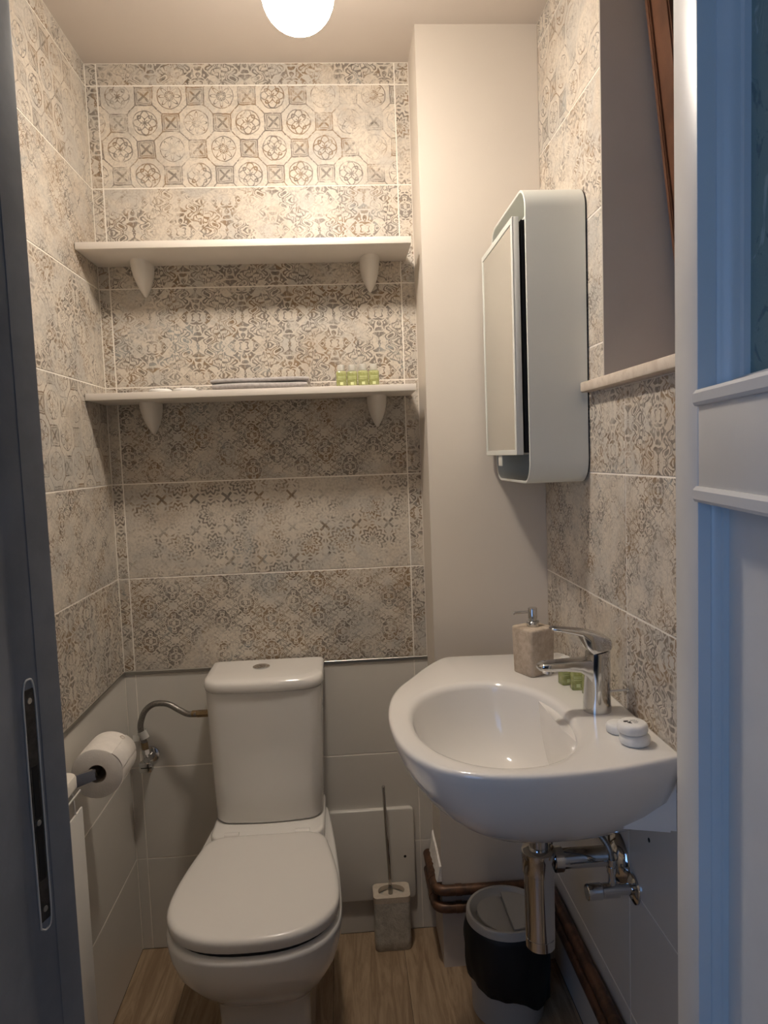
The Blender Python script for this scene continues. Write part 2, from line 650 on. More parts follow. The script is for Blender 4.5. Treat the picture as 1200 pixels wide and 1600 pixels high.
ym = (HY0 + HY1) / 2
for b in ((HY0, HY0 + 0.05, HZ0, HZ1), (HY1 - 0.05, HY1, HZ0, HZ1), (HY0, HY1, HZ0, HZ0 + 0.05), (HY0, HY1, HZ1 - 0.05, HZ1), (ym - 0.025, ym + 0.025, HZ0, HZ1)):
    bm_box(bm, -1.03, -0.97, b[0], b[1], b[2], b[3])
hall_window = struct(from_bm('window_2', bm, 'door_paint'), 'unseen window in the hallway wall, placed for its daylight')
pl = bpy.data.lights.new('hall_window_portal', 'AREA')
pl.shape = 'RECTANGLE'
pl.size, pl.size_y = HZ1 - HZ0, HY1 - HY0
pl.cycles.is_portal = True
po = bpy.data.objects.new('hall_window_portal', pl)
COL.objects.link(po)
po.location = (-1.06, ym, (HZ0 + HZ1) / 2)
po.rotation_euler = (0, -PI / 2, 0)

# floor planks
PW, PL = 0.19, 1.2
k = 0
x = -0.64
while x < 0.56:
    y = 0.55 + [-.35, -.9, -.15, -.65][k % 4]
    while y < YB:
        a, b = max(y, 0.56), min(y + PL, YB)
        if b - a > 0.02:
            w0, w1 = max(x, XL), min(x + PW, XR)
            bm = bmesh.new()
            bm_box(bm, w0 + 0.0005, w1 - 0.0005, a + 0.0005, b - 0.0005, -0.0014, 0.0, )
            from_bm('plank', bm, 'wood', floor)
        y += PL
    x += PW
    k += 1
for i in range(8):
    box('plank', (-0.94 + i * 0.235, -0.94 + i * 0.235 + 0.234, -2.6, 0.555, -0.0014, 0.0), 'wood', floor)


def offset_poly(pts, d):
    n = len(pts)
    out = []
    for i in range(n):
        p0, p1, p2 = Vector(pts[i - 1]), Vector(pts[i]), Vector(pts[(i + 1) % n])
        e1, e2 = (p1 - p0).normalized(), (p2 - p1).normalized()
        n1, n2 = Vector((-e1.y, e1.x)), Vector((-e2.y, e2.x))
        out.append(p1 + (n1 + n2) * d)
    return out


TILE_N = 0


def tile(parent, face, pts, mat, seed=None, wear=0.0, tone=1.0, gap=0.0016):
    """one tile; pts counter-clockwise (along, z); face: 'back','left','right'"""
    global TILE_N
    TILE_N += 1
    if len(pts) == 2:
        (a0, b0), (a1, b1) = pts
        pts = [(a0, b0), (a1, b0), (a1, b1), (a0, b1)]
    jit = random.uniform(-0.0002, 0.0002)

    def to3(p, d):
        d = d + jit
        if face == 'back':
            return (p[0], YB + d, p[1])
        if face == 'left':
            return (XL - d, p[0], p[1])
        return (XR + d, p[0], p[1])
    rings = [[to3(p, 0.0) for p in offset_poly(pts, gap + 0.0007)], [to3(p, 0.0006) for p in offset_poly(pts, gap)],
             [to3(p, 0.0022) for p in offset_poly(pts, gap)]]
    flat = [offset_poly(pts, gap + 0.0007), offset_poly(pts, gap), offset_poly(pts, gap)]
    n = len(pts)
    verts = [v for r in rings for v in r]
    uvs = [p for r in flat for p in r]
    faces = [list(range(n))]
    for r in range(2):
        for i in range(n):
            j = (i + 1) % n
            faces.append([r * n + i, (r + 1) * n + i, (r + 1) * n + j, r * n + j])
    if face == 'left':
        faces = [list(reversed(f)) for f in faces]
    if face == 'right':
        faces = [list(f) for f in faces]
    me = bpy.data.meshes.new('tile')
    me.from_pydata(verts, [], faces)
    bm = bmesh.new()
    bm.from_mesh(me)
    bmesh.ops.recalc_face_normals(bm, faces=bm.faces)
    nrm = {'back': Vector((0, -1, 0)), 'left': Vector((1, 0, 0)), 'right': Vector((-1, 0, 0))}[face]
    bm.faces.ensure_lookup_table()
    big = max(bm.faces, key=lambda f: f.calc_area())
    if big.normal.dot(nrm) < 0:
        bmesh.ops.reverse_faces(bm, faces=bm.faces)
    ul = bm.loops.layers.uv.new('UVMap')
    for f in bm.faces:
        for l in f.loops:
            l[ul].uv = uvs[l.vert.index]
    bm.to_mesh(me)
    bm.free()
    o = link('tile', me, mat, parent)
    if not isinstance(mat, str):
        o['tile_seed'] = float(seed if seed is not None else TILE_N * 1.37)
        o['tile_wear'] = float(wear)
        o['tile_tone'] = float(tone)
    return o


# back wall
rows = [(ZR[0], ZC)] + [(ZR[i + 1], ZR[i]) for i in range(6)]
back_kinds = [('scroll', 0.0, 1.0), ('octagon', -0.05, 1.08), ('scroll', 0.0, 1.02), ('scroll', -0.03, 1.0), ('damask', -0.03, 0.95),
              ('medallion', 0.06, 0.97), ('damask', -0.02, 1.0)]
side_kinds = ['scroll', 'scroll', 'scroll', 'damask', 'damask', 'medallion', 'scroll']
for i, (z0, z1) in enumerate(rows):
    kk, wv, tn = back_kinds[i]
    tile(wall_back, 'back', [(XL, z0), (G1, z1)], MT[side_kinds[i]], wear=0.0)
    tile(wall_back, 'back', [(G1, z0), (G2, z1)], MT[kk], wear=wv, tone=tn)
    tile(wall_back, 'back', [(G2, z0), (XC, z1)], MT[side_kinds[-1 - i]], wear=0.0)
for i in range(3):
    for a, b in ((XL, G1), (G1, G2), (G2, XC)):
        tile(wall_back, 'back', [(a, ZW[i + 1]), (b, ZW[i])], 'white_tile')
# left wall
lk = [('scroll', 0.0), ('octagon', 0.02), ('damask', 0.03), ('scroll', 0.05), ('octagon', 0.0), ('damask', 0.03), ('scroll', -0.02)]
for i, (z0, z1) in enumerate(rows):
    kk, wv = lk[i]
    tile(wall_left, 'left', [(1.152, z0), (YB, z1)], MT[kk], wear=wv, tone=1.0)
    tile(wall_left, 'left', [(YF, z0), (1.152, z1)], MT['scroll'], wear=wv)
for i in range(3):
    tile(wall_left, 'left', [(1.152, ZW[i + 1]), (YB, ZW[i])], 'white_tile')
    tile(wall_left, 'left', [(YF, ZW[i + 1]), (1.152, ZW[i])], 'white_tile')
# right wall
rk = ['scroll', 'octagon', 'scroll', 'damask', 'scroll', 'damask', 'scroll']
SB = NZ0 - 0.022
for i, (z0, z1) in enumerate(rows):
    m = MT[rk[i]]
    if z0 > NZ0:
        tile(wall_right, 'right', [(NY1, z0), (YC, z1)], m, wear=0.02, tone=1.05)
    elif z1 > NZ0:
        tile(wall_right, 'right', [(YV, z0), (YC, z0), (YC, z1), (NY1, z1), (NY1, SB), (YV, SB)], m)
        tile(wall_right, 'right', [(YF, z0), (YV, SB)], MT['scroll'], wear=-0.03)
    else:
        tile(wall_right, 'right', [(YV, z0), (YC, z1)], m, wear=0.01)
        tile(wall_right, 'right', [(YF, z0), (YV, z1)], MT[['scroll', 'damask'][i % 2]], wear=-0.03)
for i in range(3):
    tile(wall_right, 'right', [(YV, ZW[i + 1]), (YC, ZW[i])], 'white_tile')
    tile(wall_right, 'right', [(YF, ZW[i + 1]), (YV, ZW[i])], 'white_tile')

# plaster lining of the window recess
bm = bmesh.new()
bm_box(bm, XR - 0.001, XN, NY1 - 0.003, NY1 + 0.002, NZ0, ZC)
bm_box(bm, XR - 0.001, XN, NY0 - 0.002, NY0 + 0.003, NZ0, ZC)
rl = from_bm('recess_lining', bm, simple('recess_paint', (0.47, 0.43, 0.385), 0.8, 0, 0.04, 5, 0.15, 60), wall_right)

# drilled holes in the white tiles
for hx, hz in ((-0.445, 0.222), (-0.425, 0.221)):
    lathe('screw_hole', [(0, 0.0036), (0.0006, 0.0036)], (hx, YB - 0.0004, hz), (0, -1, 0), 'dark', wall_back, 10)
lathe('screw_hole', [(0, 0.004), (0.0006, 0.004)], (XR - 0.0004, 1.157, 0.649), (-1, 0, 0), 'dark', wall_right, 10)

# metal profile above the white tiles
t1 = struct(box('trim_1', (XL, XC, YB - 0.0035, YB + 0.001, 0.7725, 0.7815), 'brushed', bev=0.0008, seg=1), 'thin metal edge strip on the back wall')
t2 = struct(box('trim_2', (XL - 0.001, XL + 0.0035, YF, YB - 0.004, 0.7725, 0.7815), 'brushed', bev=0.0008, seg=1), 'thin metal edge strip on the left wall')

# window sill and tilted window
sill = struct(box('trim_3', (0.487, XN, NY0 - 0.02, 1.413, NZ0 - 0.020, NZ0), 'sill_stone', bev=0.004), 'beige stone window sill')
# cut the sill back around the wall: a narrow nose carries on past the recess
bpy.data.objects.remove(sill, do_unlink=True)
bm = bmesh.new()
bm_box(bm, 0.487, XR + 0.0005, NY0 - 0.02, 1.413, NZ0 - 0.020, NZ0, bev=0.003)
bm_box(bm, XR - 0.004, XN, NY0, NY1, NZ0 - 0.0215, NZ0 - 0.0004)
sill = struct(from_bm('trim_3', bm, 'sill_stone', None, 35), 'beige stone window sill')

win = bpy.data.objects.new('window_1', None)
COL.objects.link(win)
win.location = (0.73, 1.04, NZ0)
struct(win, 'brown wooden window tilted open in the wall recess')
# fixed frame
bm = bmesh.new()
for b in ((0.70, 0.77, 1.28, NY1, NZ0, 2.33), (0.70, 0.77, NY0, 0.80, NZ0, 2.33), (0.70, 0.77, 0.80, 1.28, NZ0, NZ0 + 0.06)):
    bm_box(bm, *[b[0] - 0.73, b[1] - 0.73, b[2] - 1.04, b[3] - 1.04, b[4] - NZ0, b[5] - NZ0], bev=0.004)
from_bm('window_frame', bm, 'wood_red', win, 35)
# sash leaning into the room, hinged at its foot
ang = math.radians(6.4)
foot = Vector((0.659, 0, 1.48))
SL = 0.84


def sash_pt(h, y, d):
    """h up the sash, d in front (towards the room)"""
    return Vector((foot.x - math.sin(ang) * h - math.cos(ang) * d, y, foot.z + math.cos(ang) * h - math.sin(ang) * d)) - win.location


def sash_bar(name, h0, h1, y0, y1, d0, d1, mat, parent):
    bm = bmesh.new()
    vs = [bm.verts.new(sash_pt(h, y, d)) for h in (h0, h1) for y in (y0, y1) for d in (d0, d1)]
    for f in ((0, 1, 3, 2), (4, 6, 7, 5), (0, 4, 5, 1), (2, 3, 7, 6), (0, 2, 6, 4), (1, 5, 7, 3)):
        bm.faces.new([vs[i] for i in f])
    bmesh.ops.bevel(bm, geom=list(bm.edges), offset=min(0.003, abs(d1 - d0) * 0.3), segments=2, affect='EDGES', clamp_overlap=True)
    return from_bm(name, bm, mat, parent, 35)


sash_bar('sash_stile', 0, SL, 1.245, 1.315, -0.045, 0.0, 'wood_red', win)
sash_bar('sash_bead', 0.0, SL, 1.300, 1.312, -0.0005, 0.006, 'wood_red', win)
sash_bar('sash_stile', 0, SL, 0.765, 0.835, -0.045, 0.0, 'wood_red', win)
sash_bar('sash_rail', 0, 0.07, 0.835, 1.245, -0.045, 0.0, 'wood_red', win)
sash_bar('sash_rail', SL - 0.07, SL, 0.835, 1.245, -0.045, 0.0, 'wood_red', win)
sash_bar('pane', 0.06, SL - 0.06, 0.83, 1.25, -0.027, -0.021, 'pane', win)

# ------------------------------------------------------------------ doorway: frame on the left, leaf on the right
fr = bpy.data.objects.new('trim_4', None)
COL.objects.link(fr)
fr.location = (JL, 0.66, 0)
struct(fr, 'blue-grey door frame with a worn strike plate')


def frame_profile(side):
    s = 1 if side < 0 else -1
    x0 = JL if side < 0 else JR
    # (into the wall, y) cross-section of one jamb
    prof = [(0.0, 0.700), (0.0005, 0.6975), (0.0085, 0.6720), (0.0095, 0.6715), (0.0165, 0.6500), (0.0180, 0.6480), (0.0200, 0.6420), (0.0205, 0.572),
            (0.024, 0.568), (0.070, 0.568), (0.074, 0.572), (0.074, 0.620), (0.030, 0.6205), (0.030, 0.700)]
    if side > 0:
        prof = [(0.0, 0.700), (0.0, 0.6265), (0.012, 0.621), (0.030, 0.6205), (0.030, 0.700)]
    return [(x0 - s * a - JL, y - 0.66) for a, y in prof]


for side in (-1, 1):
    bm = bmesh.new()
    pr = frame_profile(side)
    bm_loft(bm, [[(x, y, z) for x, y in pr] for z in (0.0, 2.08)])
    from_bm('jamb', bm, 'frame_tone', fr, 35)
box('head', (0.0, JR - JL, -0.035, 0.04, 2.04, 2.08), 'frame_tone', fr, bev=0.002)
# strike plate let into the left jamb
# local frame on the splayed strike face: u along the face towards the hallway, n out of the face
q0, q1 = Vector((-0.0095, 0.6715 - 0.66)), Vector((-0.0165, 0.6500 - 0.66))
du = (q1 - q0).normalized()
dn_ = Vector((-du.y, du.x))
if dn_.x < 0:
    dn_ = -dn_
SM = Matrix(((du.x, dn_.x, 0, q0.x), (du.y, dn_.y, 0, q0.y), (0, 0, 1, 0), (0, 0, 0, 1)))
sp = box('strike_plate', (0.0050, 0.0175, -0.0002, 0.0006, 0.905, 1.128), simple('rusty_plate', (0.06, 0.055, 0.05), 0.5, 0.6, 0.4, 90), fr, bev=0.0003, seg=1, m4=SM)
for z0_, z1_ in ((1.005, 1.055), (0.945, 0.998)):
    box('latch_slot', (0.0075, 0.0150, 0.0004, 0.0009, z0_, z1_), 'dark', sp, m4=SM)
for z in (0.916, 1.0, 1.117):
    c3 = SM @ Vector((0.0112, 0.0006, z))
    lathe('screw', [(0, 0.0030), (0.0006, 0.0026)], c3, (dn_.x, dn_.y, 0), 'brushed', sp, 10)
lip = [(0.0185, 0.90), (0.0188, 0.95), (0.0192, 1.02), (0.0190, 1.09), (0.0180, 1.128), (0.0112, 1.137), (0.0045, 1.125), (0.0040, 1.05), (0.0042, 0.96), (0.0048, 0.905), (0.0112, 0.896), (0.0185, 0.90)]
tube('paint_lip', smooth_path([SM @ Vector((a, 0.0003, z)) for a, z in lip], 6), 0.0011, 'door_paint', sp, 6)

# leaf, opened outwards into the hallway
dr = bpy.data.objects.new('door_1', None)
COL.objects.link(dr)
A = math.radians(10.1)
dr.location = (0.2992, 0.62, 0.0)
# local x: along the leaf from the hinge edge, local y: depth into the leaf
dr.matrix_world = Matrix(((-math.sin(A), math.cos(A), 0, 0.2992), (-math.cos(A), -math.sin(A), 0, 0.62), (0, 0, 1, 0), (0, 0, 0, 1)))
struct(dr, 'white panelled door leaf with ornamental glass, open to the hallway')
DW, DT, DH = 0.60, 0.044, 2.03
ST = 0.062
box('stile', (0, ST, 0, DT, 0.01, DH), 'door_paint', dr, bev=0.0015)
box('stile', (DW - ST, DW, 0, DT, 0.01, DH), 'door_paint', dr, bev=0.0015)
box('rail', (ST, DW - ST, 0.0005, DT, 1.293, 1.364), 'door_paint', dr, bev=0.001)
box('rail', (ST, DW - ST, 0.0005, DT, 0.01, 0.16), 'door_paint', dr, bev=0.001)
box('rail', (ST, DW - ST, 0.0005, DT, DH - 0.10, DH), 'door_paint', dr, bev=0.001)
for (z0, z1) in ((1.3605, 1.3735), (1.2835, 1.2965)):
    bm = bmesh.new()
    bm_loft(bm, [[(x, y, z) for y, z in ((0.002, z0), (-0.002, z0 + 0.0005), (-0.0035, z0 + 0.003), (-0.0035, z1 - 0.003), (-0.001, z1), (0.002, z1))]
                 for x in (ST - 0.001, DW - ST + 0.001)])
    from_bm('rail_moulding', bm, 'door_paint', dr, 25)
box('panel', (ST - 0.004, DW - ST + 0.004, 0.0225, 0.032, 0.15, 1.295), 'door_paint', dr)
box('glass_pane', (ST - 0.004, DW - ST + 0.004, 0.037, 0.041, 1.355, DH - 0.095), 'ornament_glass', dr)


def bead(prof, z0, z1, name='panel_moulding'):
    """vertical bead against the hinge stile; prof (along, depth)"""
    bm = bmesh.new()
    bm_loft(bm, [[(ST + a, d, z) for a, d in prof] for z in (z0, z1)])
    from_bm(name, bm, 'door_paint', dr, 40)


bead([(0, 0.010), (0.0015, 0.0105), (0.003, 0.013), (0.003, 0.017), (0.005, 0.0185), (0.0055, 0.0225), (0, 0.0225)], 0.16, 1.293)
bead([(0, 0.014), (0.0015, 0.0145), (0.003, 0.0175), (0.0035, 0.020), (0.0055, 0.022), (0.0065, 0.027), (0.0065, 0.030), (0.009, 0.032), (0.009, 0.037), (0, 0.037)], 1.36, DH - 0.10)
# horizontal glazing bead at the foot of the glass
bm = bmesh.new()
bm_loft(bm, [[(x, y, z) for y, z in ((0.004, 1.364), (0.006, 1.371), (0.016, 1.374), (0.026, 1.381), (0.037, 1.384), (0.037, 1.364))] for x in (ST, DW - ST)])
from_bm('glazing_bead', bm, 'door_paint', dr, 40)

# ------------------------------------------------------------------ ceiling lamp (the room's own light)
lamp = thing('ceiling_lamp', 'lit round opal globe lamp hanging from the ceiling', 'lamp', (-0.040, 1.36, ZC))
lathe('base', [(0, 0.055), (-0.022, 0.055), (-0.028, 0.046), (-0.095, 0.040), (-0.110, 0.040)], (0, 0, 0), (0, 0, 1), 'plastic', lamp, 32)
pr = [(-0.066 * math.cos(PI * i / 20), 0.066 * math.sin(PI * i / 20)) for i in range(21)]
lathe('globe', pr, (0, 0, 2.168 - ZC), (0, 0, 1), 'lamp', lamp, 40, 'all')

# ------------------------------------------------------------------ shelves
def shelf(ztop, xs, label):
    t = thing('wall_shelf', label, 'shelf', (-0.20, YB, ztop), 'white wall shelves over the toilet')
    lx = -0.20
    box('board', (-0.5945 - lx, 0.194 - lx, 1.742 - YB, -0.0008, -0.0165, 0), 'shelf', t, bev=0.0012, seg=2)
    for bx in xs:
        bm = bmesh.new()
        rings = []
        for j in range(9):
            f = j / 8
            zz = -0.0166 - 0.078 * f
            hw = 0.0225 * (1 - f ** 2.2) + 0.003
            dep = 0.072 * (1 - f) ** 0.75 + 0.006
            ring = [(bx - lx + hw * math.cos(a), -0.001 - dep * max(0.0, math.sin(a)) ** 0.6, zz) for a in [PI * q / 14 for q in range(15)]]
            rings.append(ring)
        bm_loft(bm, rings)
        from_bm('bracket', bm, 'plastic', t, 60)
    return t


shelf(1.853, (-0.478, 0.099), 'upper white wall shelf, empty')
shelf(1.503, (-0.478, 0.105), 'lower white wall shelf holding a towel and green bottles')

# small bottles on the lower shelf
def bottle(loc, label, group, rot=0.0, mat='green'):
    t = thing('toiletry_bottle', label, 'bottle', loc, group)
    t.rotation_euler = (0, 0, rot)
    w = 0.0255
    bm = bmesh.new()
    rings = []
    for z, s, r in ((0.0, 0.90, 0.004), (0.0015, 1.0, 0.005), (0.0375, 1.0, 0.005), (0.040, 0.86, 0.006), (0.041, 0.5, 0.005)):
        rings.append([(x, y, z) for x, y in rrect(0, 0, w * s, w * s * 0.92, r, 4)])
    bm_loft(bm, rings)
    b = from_bm('body', bm, mat, t, 50)
    lathe('cap', [(0, 0.0085), (0.0012, 0.0092), (0.014, 0.0088), (0.0152, 0.0075)], (0, 0, 0.0412), (0, 0, 1), 'frosted', t, 20)
    bm = bmesh.new()
    for zz, h in ((0.0245, 0.0008), (0.027, 0.0006), (0.0205, 0.0006)):
        bm_box(bm, -0.009, 0.009, -w * 0.46 - 0.0003, -w * 0.46 + 0.0002, zz, zz + h)
    bm_box(bm, -0.004, 0.004, -w * 0.46 - 0.0003, -w * 0.46 + 0.0002, 0.006, 0.013)
    from_bm('print', bm, 'bottle_label', t)
    return t


for i, (bx, nm) in enumerate(((0.0135, 'leftmost of four small green bottles on the lower shelf'), (0.0405, 'second from left of four small green bottles on the shelf'),
                              (0.0675, 'third from left of four small green bottles on the shelf'), (0.0945, 'rightmost of four small green bottles on the lower shelf'))):
    bottle((bx, 1.795 + (0.004 if i == 1 else 0), 1.503), nm, 'green bottles on the lower shelf', (0.03, -0.04, 0.02, 0.0)[i])

# folded towel
t = thing('folded_towel', 'grey towel folded flat on the lower shelf', 'towel', (-0.182, 1.80, 1.503))


def cloth_slab(name, x0, x1, y0, y1, zf, th, parent, seed):
    rnd = random.Random(seed)
    nx, ny = 26, 8
    bm = bmesh.new()
    ph = rnd.uniform(0, 6)
    sec = []
    for i in range(nx + 1):
        x = x0 + (x1 - x0) * i / nx
        ring = []
        zc = zf(i / nx)
        m = 20
        for q in range(m):
            a = 2 * PI * q / m
            cy, sy = math.cos(a), math.sin(a)
            yy = (y0 + y1) / 2 + (y1 - y0) / 2 * math.copysign(abs(cy) ** 0.35, cy) + 0.0015 * math.sin(9 * i / nx + ph)
            e = min(1.0, 0.72 + 4.0 * min(i, nx - i) / nx)
            zz = zc + th / 2 * e * math.copysign(abs(sy) ** 0.6, sy)
            ring.append((x, yy, zz))
        sec.append(ring)
    bm_loft(bm, sec)
    return from_bm(name, bm, 'towel', parent, 60)


cloth_slab('lower_fold', -0.116, 0.112, -0.052, 0.05, lambda s: 0.0082 + 0.0006 * math.sin(5 * s), 0.0160, t, 3)
cloth_slab('upper_fold', -0.119, 0.116, -0.050, 0.05, lambda s: 0.0202 + 0.0020 * math.sin(2.6 * s) + 0.0006 * math.sin(9 * s), 0.0130, t, 5)

# flat wrapped soaps on the shelf
def soap(loc, label, group, r=0.0245, h=0.0165, prnt=False, tilt=(0, 0, 0), nb=24):
    t = thing('wrapped_soap', label, 'soap', loc, group)
    t.rotation_euler = tilt
    prof = [(0.0, r * 0.80), (h * 0.12, r * 0.93), (h * 0.3, r), (h * 0.7, r), (h * 0.88, r * 0.94), (h, r * 0.82)]
    bm = bmesh.new()
    rings = []
    n = 44
    for z, rr in prof:
        rings.append([((rr + 0.0004 * math.sin(q * 2 * PI / n * 22) * (rr > r * 0.9)) * math.cos(2 * PI * q / n), (rr + 0.0004 * math.sin(q * 2 * PI / n * 22) * (rr > r * 0.9)) * math.sin(2 * PI * q / n), z) for q in range(n)])
    bm_loft(bm, rings)
    from_bm('wrapper', bm, 'soap', t, 50)
    if prnt:
        bm = bmesh.new()

        def flat(pts):
            lo = [bm.verts.new((x, y, h)) for x, y in pts]
            hi = [bm.verts.new((x, y, h + 0.0003)) for x, y in pts]
            bm.faces.new(hi)
            for i in range(len(pts)):
                j = (i + 1) % len(pts)
                bm.faces.new((lo[i], lo[j], hi[j], hi[i]))

        def leaf(cx, cy, a, L, W):
            pts = []
            for k in range(12):
                s = 2 * PI * k / 12
                px, py = L * math.cos(s), W * math.sin(s) * (1 - 0.35 * math.cos(s))
                pts.append((cx + px * math.cos(a) - py * math.sin(a), cy + px * math.sin(a) + py * math.cos(a)))
            flat(pts)
        leaf(-0.0095, 0.003, 0.25, 0.0046, 0.0026)
        leaf(-0.0060, -0.004, -0.9, 0.0040, 0.0023)
        leaf(-0.0035, 0.0005, 0.9, 0.0022, 0.0010)
        for (cx, cy, L) in ((0.003, 0.006, 0.0045), (0.004, 0.002, 0.005), (0.005, -0.002, 0.0045), (0.004, -0.006, 0.003)):
            for q in range(4):
                w = L * 2 / 4
                x0 = cx - L + q * w
                flat([(x0, cy - 0.0005), (x0 + w * 0.62, cy - 0.0005), (x0 + w * 0.62, cy + 0.0005), (x0, cy + 0.0005)])
        from_bm('print', bm, 'print', t)
    return t


soap((-0.432, 1.80, 1.503), 'left one of two flat white soaps lying on the lower shelf', 'white soaps', 0.0275, 0.0105)
soap((-0.372, 1.80, 1.503), 'right one of two flat white soaps lying on the lower shelf', 'white soaps', 0.0275, 0.0105)

# ------------------------------------------------------------------ toilet
TX = -0.212
toilet = thing('toilet', 'white close-coupled toilet with the lid down', 'toilet', (TX, 1.55, 0))
OY = 1.55


def dshape(yf, yb, wf, wb, n=48, pw=2.5, ymax=None):
    """D outline seen from above, front is towards the camera (small y)"""
    pts = []
    ym = ymax if ymax is not None else yf + (yb - yf) * 0.42
    # front half: superellipse from left to right through the front
    m = n // 2
    for i in range(m + 1):
        a = PI + PI * i / m
        c, s = math.cos(a), math.sin(a)
        pts.append((wf * math.copysign(abs(c) ** (2 / pw), c), ym + (ym - yf) * -abs(s) ** (2 / pw)))
    # right side up to the rounded back corner, then across
    k = n // 4
    rc = min(0.05, wb * 0.5)
    side = []
    for i in range(1, k + 1):
        f = i / k
        y = ym + (yb - rc - ym) * f
        w = wf + (wb - wf) * (f ** 1.6)
        side.append((w, y))
    corner = []
    for i in range(1, 7):
        a = PI / 2 * i / 6
        corner.append((wb - rc + rc * math.cos(a), yb - rc + rc * math.sin(a)))
    pts += side + corner
    pts += [(-x, y) for x, y in reversed(corner)] + [(-x, y) for x, y in reversed(side)]
    return pts


def dring(yf, yb, wf, wb, z, pw=2.5, ymax=None):
    return [(x, y - OY, z) for x, y in dshape(yf, yb, wf, wb, 48, pw, ymax)]


# bowl with foot in one ceramic piece
bm = bmesh.new()
rings = []
#          z     yf     yb     wf     wb
for z, yf, yb, wf, wb, pw, ym in ((0.0, 1.455, 1.80, 0.098, 0.098, 4.5, 1.52), (0.012, 1.450, 1.805, 0.101, 0.101, 4.5, 1.52), (0.12, 1.452, 1.82, 0.098, 0.100, 4.2, 1.52),
                              (0.175, 1.440, 1.84, 0.102, 0.102, 3.8, 1.52), (0.200, 1.415, 1.85, 0.116, 0.108, 3.2, 1.50), (0.225, 1.385, 1.86, 0.132, 0.115, 2.8, 1.48),
                              (0.265, 1.345, 1.87, 0.150, 0.124, 2.5, 1.46), (0.31, 1.306, 1.88, 0.167, 0.136, 2.4, 1.44), (0.35, 1.286, 1.885, 0.175, 0.142, 2.38, 1.43),
                              (0.384, 1.278, 1.888, 0.1785, 0.146, 2.42, 1.43), (0.3925, 1.279, 1.888, 0.1775, 0.145, 2.42, 1.43), (0.397, 1.285, 1.886, 0.172, 0.141, 2.42, 1.43)):
    rings.append(dring(yf, yb, wf, wb, z, pw, ym))
bm_loft(bm, rings)
bowl = from_bm('bowl', bm, 'ceramic', toilet, 60)
# raised deck under the cistern
bm = bmesh.new()
rings = []
for z, g in ((0.396, 0.0), (0.424, 0.0), (0.4285, -0.003), (0.430, -0.008)):
    rings.append([(x, y - OY, z) for x, y in rrect(0, 1.775, 0.276 + 2 * g, 0.226 + 2 * g, 0.035, 6)])
bm_loft(bm, rings)
from_bm('deck', bm, 'ceramic', bowl, 60)
# near-black filler painting the shade of the gap under the lid, then the lid
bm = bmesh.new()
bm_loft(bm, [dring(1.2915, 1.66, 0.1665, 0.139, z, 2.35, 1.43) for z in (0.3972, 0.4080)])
from_bm('gap_shadow_buffer', bm, 'dark', toilet, 60).name = 'seat_gap_shade'
bm = bmesh.new()
rings = []
for z, g in ((0.4076, -0.002), (0.4088, 0.0), (0.426, 0.001), (0.4305, -0.0012), (0.4338, -0.005), (0.4352, -0.011), (0.4358, -0.03)):
    rings.append(dring(1.2835 - g, 1.668 + g, 0.1745 + g, 0.147 + g, z, 2.45, 1.43))
bm_loft(bm, rings)
lid = from_bm('lid', bm, 'seat', toilet, 60)
for s in (-1, 1):
    lathe('hinge', [(0, 0.009), (0.035, 0.009)], (s * 0.085 - 0.0175, 1.675 - OY, 0.4275), (1, 0, 0), 'seat', toilet, 16)


# cistern
def cring(w, yf, z, r=0.045, bulge=0.014, n=10):
    """plan of the cistern: flat back, rounded front corners, slightly bowed front"""
    yb = 1.893
    pts = [(-w, yb), (-w, yf + r)]
    for i in range(1, n + 1):
        a = PI + PI / 2 * i / n
        pts.append((-w + r + r * math.cos(a), yf + r + r * math.sin(a)))
    m = 12
    for i in range(1, m):
        f = i / m
        pts.append((-w + r + (2 * w - 2 * r) * f, yf))
    for i in range(0, n + 1):
        a = 1.5 * PI + PI / 2 * i / n
        pts.append((w - r + r * math.cos(a), yf + r + r * math.sin(a)))
    pts.append((w, yb))
    out = []
    for x, y in pts:
        if y < yb - 0.03:
            y -= bulge * (1 - (x / w) ** 2)
        out.append((x, y - OY, z))
    return out


bm = bmesh.new()
bm_loft(bm, [cring(w, yf, z, 0.035) for z, w, yf in ((0.430, 0.128, 1.742), (0.4315, 0.132, 1.737), (0.438, 0.1345, 1.733), (0.52, 0.1370, 1.732), (0.60, 0.1395, 1.731), (0.68, 0.142, 1.730), (0.765, 0.1445, 1.729))])
from_bm('cistern', bm, 'ceramic', toilet, 60)
bm = bmesh.new()
bm_loft(bm, [cring(w, yf, z, 0.045, 0.017) for z, w, yf in ((0.7655, 0.144, 1.732), (0.7675, 0.1475, 1.726), (0.775, 0.149, 1.724), (0.786, 0.1485, 1.7245), (0.7925, 0.146, 1.728), (0.7955, 0.141, 1.735), (0.797, 0.128, 1.752))])
cl = from_bm('cistern_lid', bm, 'ceramic', toilet, 60)
b = lathe('flush_button', [(0, 0.0), (0.0, 0.022), (0.0022, 0.022), (0.0034, 0.0195), (0.0026, 0.017), (0.0028, 0.0)], (-0.012, 1.825 - OY, 0.797), (0, 0, 1), 'chrome', cl, 32)
lathe('side_plug', [(0, 0.011), (0.003, 0.011), (0.0045, 0.008)], (0.1405, 1.80 - OY, 0.70), (1, 0, 0), 'chrome', toilet, 20)

# hose and angle valve
hs = thing('water_hose', 'braided steel hose curving from the stop valve to the cistern', 'hose', (-0.535, 1.86, 0.60))
L0 = Vector(hs.location)


def rel(pts, o):
    return [Vector(p) - o for p in pts]


